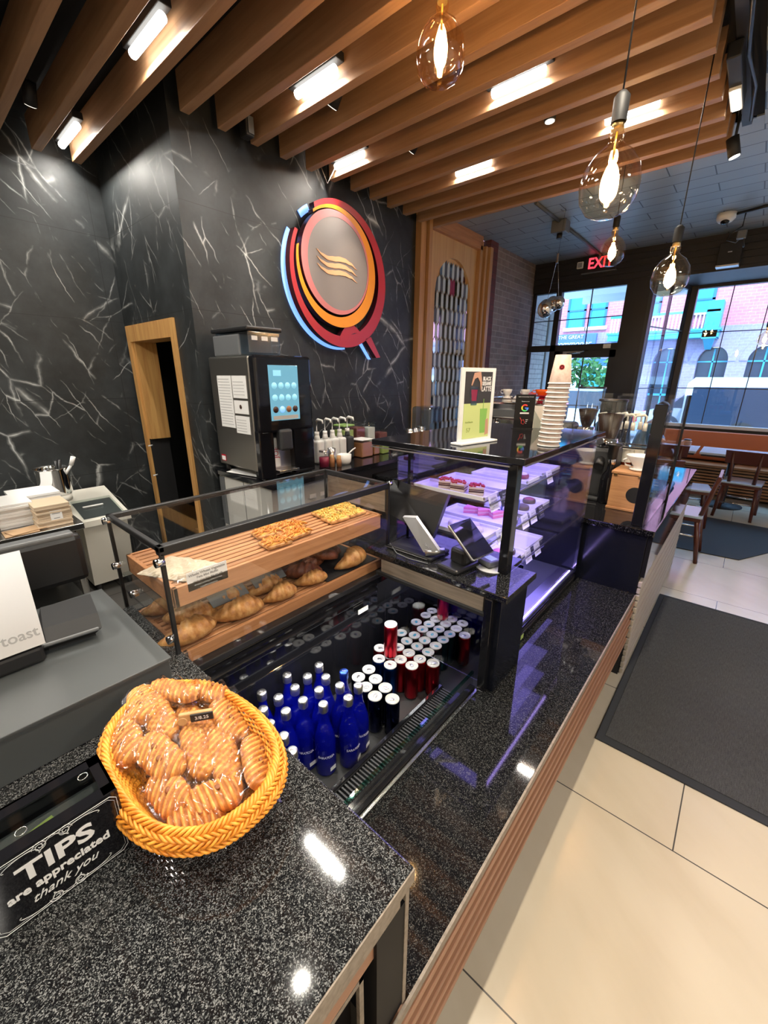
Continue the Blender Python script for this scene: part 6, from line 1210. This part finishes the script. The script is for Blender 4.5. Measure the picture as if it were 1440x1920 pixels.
mb = MB().ellipsoid(W((-.835, 7.3, 1.245)), .016, .012, .018, 0, 10, 8).ellipsoid(W((-.90, 7.215, 1.25)), .02, .008, .03, 0, 10, 8).ellipsoid(W((-.90, 7.385, 1.25)), .02, .008, .03, 0, 10, 8); mb.build('nose_and_ears', 'skin', TP)
mb = MB().ellipsoid(W((-.85, 7.27, 1.272)), .008, .012, .007, 0, 10, 8).ellipsoid(W((-.85, 7.33, 1.272)), .008, .012, .007, 0, 10, 8).ellipsoid(W((-.85, 7.3, 1.205)), .008, .024, .006, 0, 10, 6); mb.build('eyes_and_mouth', 'choc', TP)
# holding hand: palm plus five fingers wrapping the cup
hx, hy, hz = -.555, 7.16, .83
hp = [(-.80, 7.10, .84), (-.73, 7.10, .83), (-.66, 7.09, .83), (-.61, 7.095, .835)]; he = [(0, 1), (1, 2), (2, 3)]; hr = [.027, .024, .032, .032]
for k in range(4):
    z_ = .865-.021*k; i0 = len(hp); L = (.95, 1.0, .96, .8)[k]
    hp += [(-.59, 7.105, z_), (-.555, 7.108+.0*k, z_), (-.515, 7.125, z_-.002), (-.505+.005*(1-L), 7.16*1.0, z_-.004)]; he += [(3, i0), (i0, i0+1), (i0+1, i0+2), (i0+2, i0+3)]; hr += [.011, .0095, .009, .008]
i0 = len(hp); hp += [(-.625, 7.13, .86), (-.60, 7.175, .865), (-.575, 7.20, .862)]; he += [(2, i0), (i0, i0+1), (i0+1, i0+2)]; hr += [.013, .011, .009]
skin_mesh('hand', [W(p) for p in hp], he, hr, 'skin_pale', TP)
T = thing('takeaway_cup', 'takeaway coffee cup with a dark lid held at the table', 'paper cup', (-.555, 7.158, .756)); lpart('cup', 'cup_wrap', T, MB().lathe([(0, 0), (.030, 0), (.042, .125)], seg=24)); lpart('lid', 'black_plastic', T, MB().lathe([(.044, .122), (.045, .13), (.040, .138), (0, .138)], seg=24))

# ------------------------------------------------------------------ street outside
YF = 24.0
struct('pavement', ['pavement'], B(-16, 26, 8.35, 11.5, -.15, -.03)); struct('street', ['road'], B(-30, 40, 11.5, 19.5, -.3, -.15)); struct('pavement', ['pavement'], B(-30, 40, 19.5, YF+.5, -.15, -.03))
struct('ground', ['pavement'], B(-2.95, -1.2, 7.12, 8.36, -.08, -.01))
# entrance recess to the left of the door outside: white brick flank and pale soffit
struct('wall_recess', ['brick_white'], B(-3.35, -3.0, 7.14, 7.9, -.1, 2.75)); struct('wall_recess', ['stone_trim'], B(-3.35, -3.0, 7.9, 8.2, -.1, 3.4)); struct('trim_14', ['stone_trim'], MB().box(-3.35, -1.2, 7.16, 9.7, 3.25, 3.35).box(-3.35, -3.0, 7.14, 7.9, 2.75, 3.3).box(-3.0, -1.2, 9.6, 9.7, 3.12, 3.3))
mb = MB()
for i in range(6): mb.cyl((-2.98, 7.92+.048*i, 0), (-2.98, 7.92+.048*i, 2.8), .02, seg=8)
struct('trim_15', ['stone_trim'], mb)
T = thing('brick_building', 'two storey pink and mauve brick building across the street', 'building', (-2, YF, 0))
part('upper_wall', 'brick_pink', T, B(-22, 24, YF, YF+.5, 3.85, 10), label='pink brick upper storey')
mb = MB(); ac = [0, 0, -3.35, -1.65, .08, 1.8, 3.5, 5.2]; aw = .54
xs = [-22]; 
for c_ in ac[2:]: xs += [c_-aw, c_+aw]
xs.append(24)
# lower wall with arched openings
prev = -22
for c_ in ac[2:]:
    mb.box(prev, c_-aw, YF-.1, YF+.4, -.03, 3.85); A = [(c_ - aw*math.cos(PI*i/20), YF-.1, 2.42+1.12*aw*math.sin(PI*i/20)) for i in range(21)]; Bv = [(p[0], YF-.1, 3.85) for p in A]; mb.strip(A, Bv, (0, .5, 0)); prev = c_+aw
mb.box(prev, 24, YF-.1, YF+.4, -.03, 3.85); part('lower_wall', 'brick_mauve', T, mb, label='mauve painted lower storey with arches')
for c_ in ac[2:]:
    A = [(c_ - aw*1.0*math.cos(PI*i/20), YF-.14, 2.42+1.12*aw*math.sin(PI*i/20)) for i in range(21)]; Bv = [(c_ - aw*1.5*math.cos(PI*i/20), YF-.14, 2.42+1.12*aw*1.5*math.sin(PI*i/20)) for i in range(21)]
    part('arch_surround', 'brick_mauve', T, MB().strip(A, Bv, (0, .05, 0)))
    w_ = part('arched_window', 'ext_dark', T, MB().box(c_-aw, c_+aw, YF+.25, YF+.3, 0, 3.0)); mb = MB().box(c_-aw, c_+aw, YF+.18, YF+.25, 2.38, 2.44).box(c_-.03, c_+.03, YF+.18, YF+.25, 0, 2.95).box(c_-aw, c_+aw, YF+.18, YF+.25, .9, 1.0)
    part('window_frame', 'teal', T, mb)
for x0, x1, z0, z1 in ((-8.04, -7.33, 4.15, 5.75), (-6.97, -6.35, 4.15, 5.75), (-4.75, -4.1, 4.5, 5.5), (-2.85, -2.15, 4.5, 5.4), (2.2, 3.0, 4.5, 5.6)):
    wd = part('window', 'teal', T, B(x0, x1, YF-.03, YF+.02, z0, z1)); MB().box(x0-.1-wd.location.x-T.location.x, x0-T.location.x, -.07, .02, z0, z1+.1).box(x1-T.location.x, x1+.1-T.location.x, -.07, .02, z0, z1+.1).box(x0-.1-T.location.x, x1+.1-T.location.x, -.07, .02, (z0+z1)/2-.04, (z0+z1)/2+.04).build('casing', 'teal_dark', wd)
    part('window_sill', 'stone_trim', T, B(x0-.2, x1+.2, YF-.12, YF+.02, z0-.16, z0))
T2 = thing('balcony', 'long teal balcony with white balusters on the brick building', 'balcony', (-3.2, YF-.6, 3.6)); part('deck', 'teal', T2, MB().box(-5.8, -1.6, YF-1.0, YF, 3.35, 3.62).box(-5.85, -1.55, YF-1.05, YF, 3.62, 3.70)); part('top_rail', 'teal', T2, MB().box(-5.8, -1.7, YF-1.0, YF-.92, 4.33, 4.42)); mb = MB()
for i in range(30): mb.box(-5.75+.135*i, -5.70+.135*i, YF-.98, YF-.94, 3.70, 4.33)
part('balusters', 'stone_trim', T2, mb); part('corner_box', 'teal', T2, B(-2.15, -1.65, YF-1.0, YF-.1, 3.3, 4.75)); part('bracket', 'teal', T2, MB().prism([(-2.1, YF-.9, 3.3), (-1.7, YF-.9, 3.3), (-1.8, YF-.3, 2.9), (-2.0, YF-.3, 2.9)], (0, .3, 0)))
T = thing('shop_sign', 'dark blue rounded shop sign on the mauve wall', 'shop sign', (-6.9, YF-.2, 3.6)); part('board', 'sign_blue', T, MB().box(-8.75, -6.5, YF-.22, YF-.12, 3.12, 3.84, 0, .04, 2)); part('lettering', 'stone_trim', T, MB().text('THE GREAT', .24, (-7.75, YF-.225, 3.68), (1, 0, 0), (0, 0, 1), 0, .01).text('commoner', .40, (-7.65, YF-.225, 3.36), (1, 0, 0), (0, 0, 1), 0, .01, shear=.4))
T = thing('corner_shop', 'teal and white shop front below the blue sign', 'shop', (-7, YF-.2, 0)); part('fascia', 'teal_dark', T, B(-9.5, -5.2, YF-.3, YF-.12, 2.25, 2.6)); part('cornice', 'car_white', T, B(-9.5, -5.2, YF-.35, YF-.12, 2.1, 2.25)); part('glazing', 'teal', T, B(-9.4, -5.3, YF-.2, YF-.14, .4, 2.1)); part('stall_riser', 'teal_dark', T, B(-9.5, -5.6, YF-.25, YF-.12, 0, .5)); part('panel', 'car_white', T, MB().box(-8.8, -8.1, YF-.24, YF-.2, 1.0, 2.0).box(-7.6, -6.9, YF-.24, YF-.2, 1.0, 2.0))
def tree(x, y, h, label, seed):
    T = thing('street_tree', label, 'tree', (x, y, -.03), 0, 'small street trees'); lpart('trunk', 'dark_wood', T, MB().cyl((0, 0, 0), (0, 0, h*.5), .07, .05)); mb = MB(); rr = random.Random(seed)
    for i in range(260):
        a, b_ = rr.uniform(0, 2*PI), rr.uniform(-1, 1); r_ = h*.28*rr.random()**.33; c_ = Vector((r_*math.cos(a)*math.sqrt(1-b_*b_), r_*math.sin(a)*math.sqrt(1-b_*b_), h*.66+r_*b_*1.2)); q_ = Vector((rr.uniform(-1, 1), rr.uniform(-1, 1), rr.uniform(-1, 1))).normalized(); t_ = q_.orthogonal().normalized(); s_ = .16
        mb.poly([c_+q_*s_, c_+t_*s_*.5, c_-q_*s_, c_-t_*s_*.5])
    lpart('crown', 'leaf', T, mb)
tree(-4.55, 20.5, 2.9, 'small green tree in front of the brick building, seen beside the column', 4); tree(-6.2, 21.5, 2.9, 'small green tree seen through the door glass', 6)
def car(x, y, L, h, body, label, suv=False):
    T = thing('parked_car', label, 'car', (x, y, -.15), 0, None); z = 0
    W2 = .9; low = [(-L/2, .30), (-L/2+.05, .75), (-L*.30, .90), (L*.28, .92), (L/2-.08, .80), (L/2, .35)]; P = [(a, -W2, b_) for a, b_ in low]
    lpart('body', body, T, MB().prism(P, (0, 2*W2, 0))); cab = [(-L*.34, .88), (-L*.22, h), (L*.22 if not suv else L*.38, h), (L*.34 if not suv else L*.44, .90)]
    lpart('windows', 'ext_dark', T, MB().prism([(a, -W2*.88, b_) for a, b_ in cab], (0, 2*W2*.88, 0))); lpart('roof', body, T, MB().prism([(cab[1][0], -W2*.85, h-.01), (cab[2][0], -W2*.85, h-.01), (cab[2][0]-.1, -W2*.85, h+.06), (cab[1][0]+.1, -W2*.85, h+.06)], (0, 2*W2*.85, 0)))
    for sx in (-.32, .32):
        for sy in (-1, 1): wl = lpart('wheel', 'tyre', T, MB().cyl((sx*L, sy*W2*.80, .33), (sx*L, sy*W2*1.02, .33), .33, seg=24)); MB().cyl((sx*L, sy*W2*1.0, .33), (sx*L, sy*W2*1.04, .33), .19, seg=16).build('hub', 'silver', wl)
    lpart('pillars', body, T, MB().box(-.05, .05, -W2*.9, W2*.9, .88, h)); lpart('lamp', 'strawberry' if body == 'car_white' else 'silver', T, MB().box(-L/2-.01, -L/2+.1, -W2*.95, -W2*.6, .6, .75).box(L/2-.12, L/2-.0, -W2*.95, -W2*.6, .6, .75))
car(3.4, 12.9, 4.4, 1.15, 'car_dark', 'low dark car parked outside the right window', True); car(-4.6, 15.2, 4.2, 1.45, 'car_white', 'white car seen through the glass door'); car(-.6, 18.0, 4.4, 1.5, 'car_white', 'white car behind the dark one, seen beside the column')
# long white awning band on the near right
solo('street_awning', ['car_white'], MB().box(-1.3, 6, 15.6, 15.9, 1.62, 1.78, 0, .03), 'long white horizontal van roof line behind the parked cars', 'van roof', (2, 15.7, 1.62)) if False else None
T = thing('white_van', 'long white van parked beyond the dark car', 'van', (2.15, 15.9, -.15)); lpart('body', 'car_white', T, MB().prism([(-3.6, -1, .4), (-3.62, -1, 1.5), (-3.6, -1, 1.72), (-3.45, -1, 1.88), (3, -1, 1.9), (3, -1, .4)], (0, 2, 0))); lpart('side_windows', 'ext_dark', T, MB().prism([(-3.45, -1.01, .6), (-3.45, -1.01, 1.62), (2.9, -1.01, 1.66), (2.9, -1.01, .6)], (0, .02, 0)))
for sx in (-2.2, 1.8): lpart('wheel', 'tyre', T, MB().cyl((sx, -1.02, .36), (sx, -.8, .36), .36, seg=24))

# added fill lights out of view, brightening the customer side and work area
def panel(x, y, e, sx=.6, sy=.6, c_=(1, .93, .82)):
    T = thing('added_fill_panel', 'added square white fill light out of view ' + ('over the work area' if x < 0 else 'over the customer side'), 'added fill light', (x, y, ZC-.01), 0, 'added square fill lights'); lpart('diffuser', 'spot_glow' if False else 'tube_glow', T, B(-sx/2, sx/2, -sy/2, sy/2, -.02, 0)); add_light('fill_panel_light', 'AREA', (x, y, ZC-.05), e, c_, shape='RECTANGLE', size=sx, size_y=sy)
panel(1.7, -.6, 45); panel(2.6, 1.6, 40)
panel(-2.6, -1.2, 50, .8, .8, (1, .95, .86))
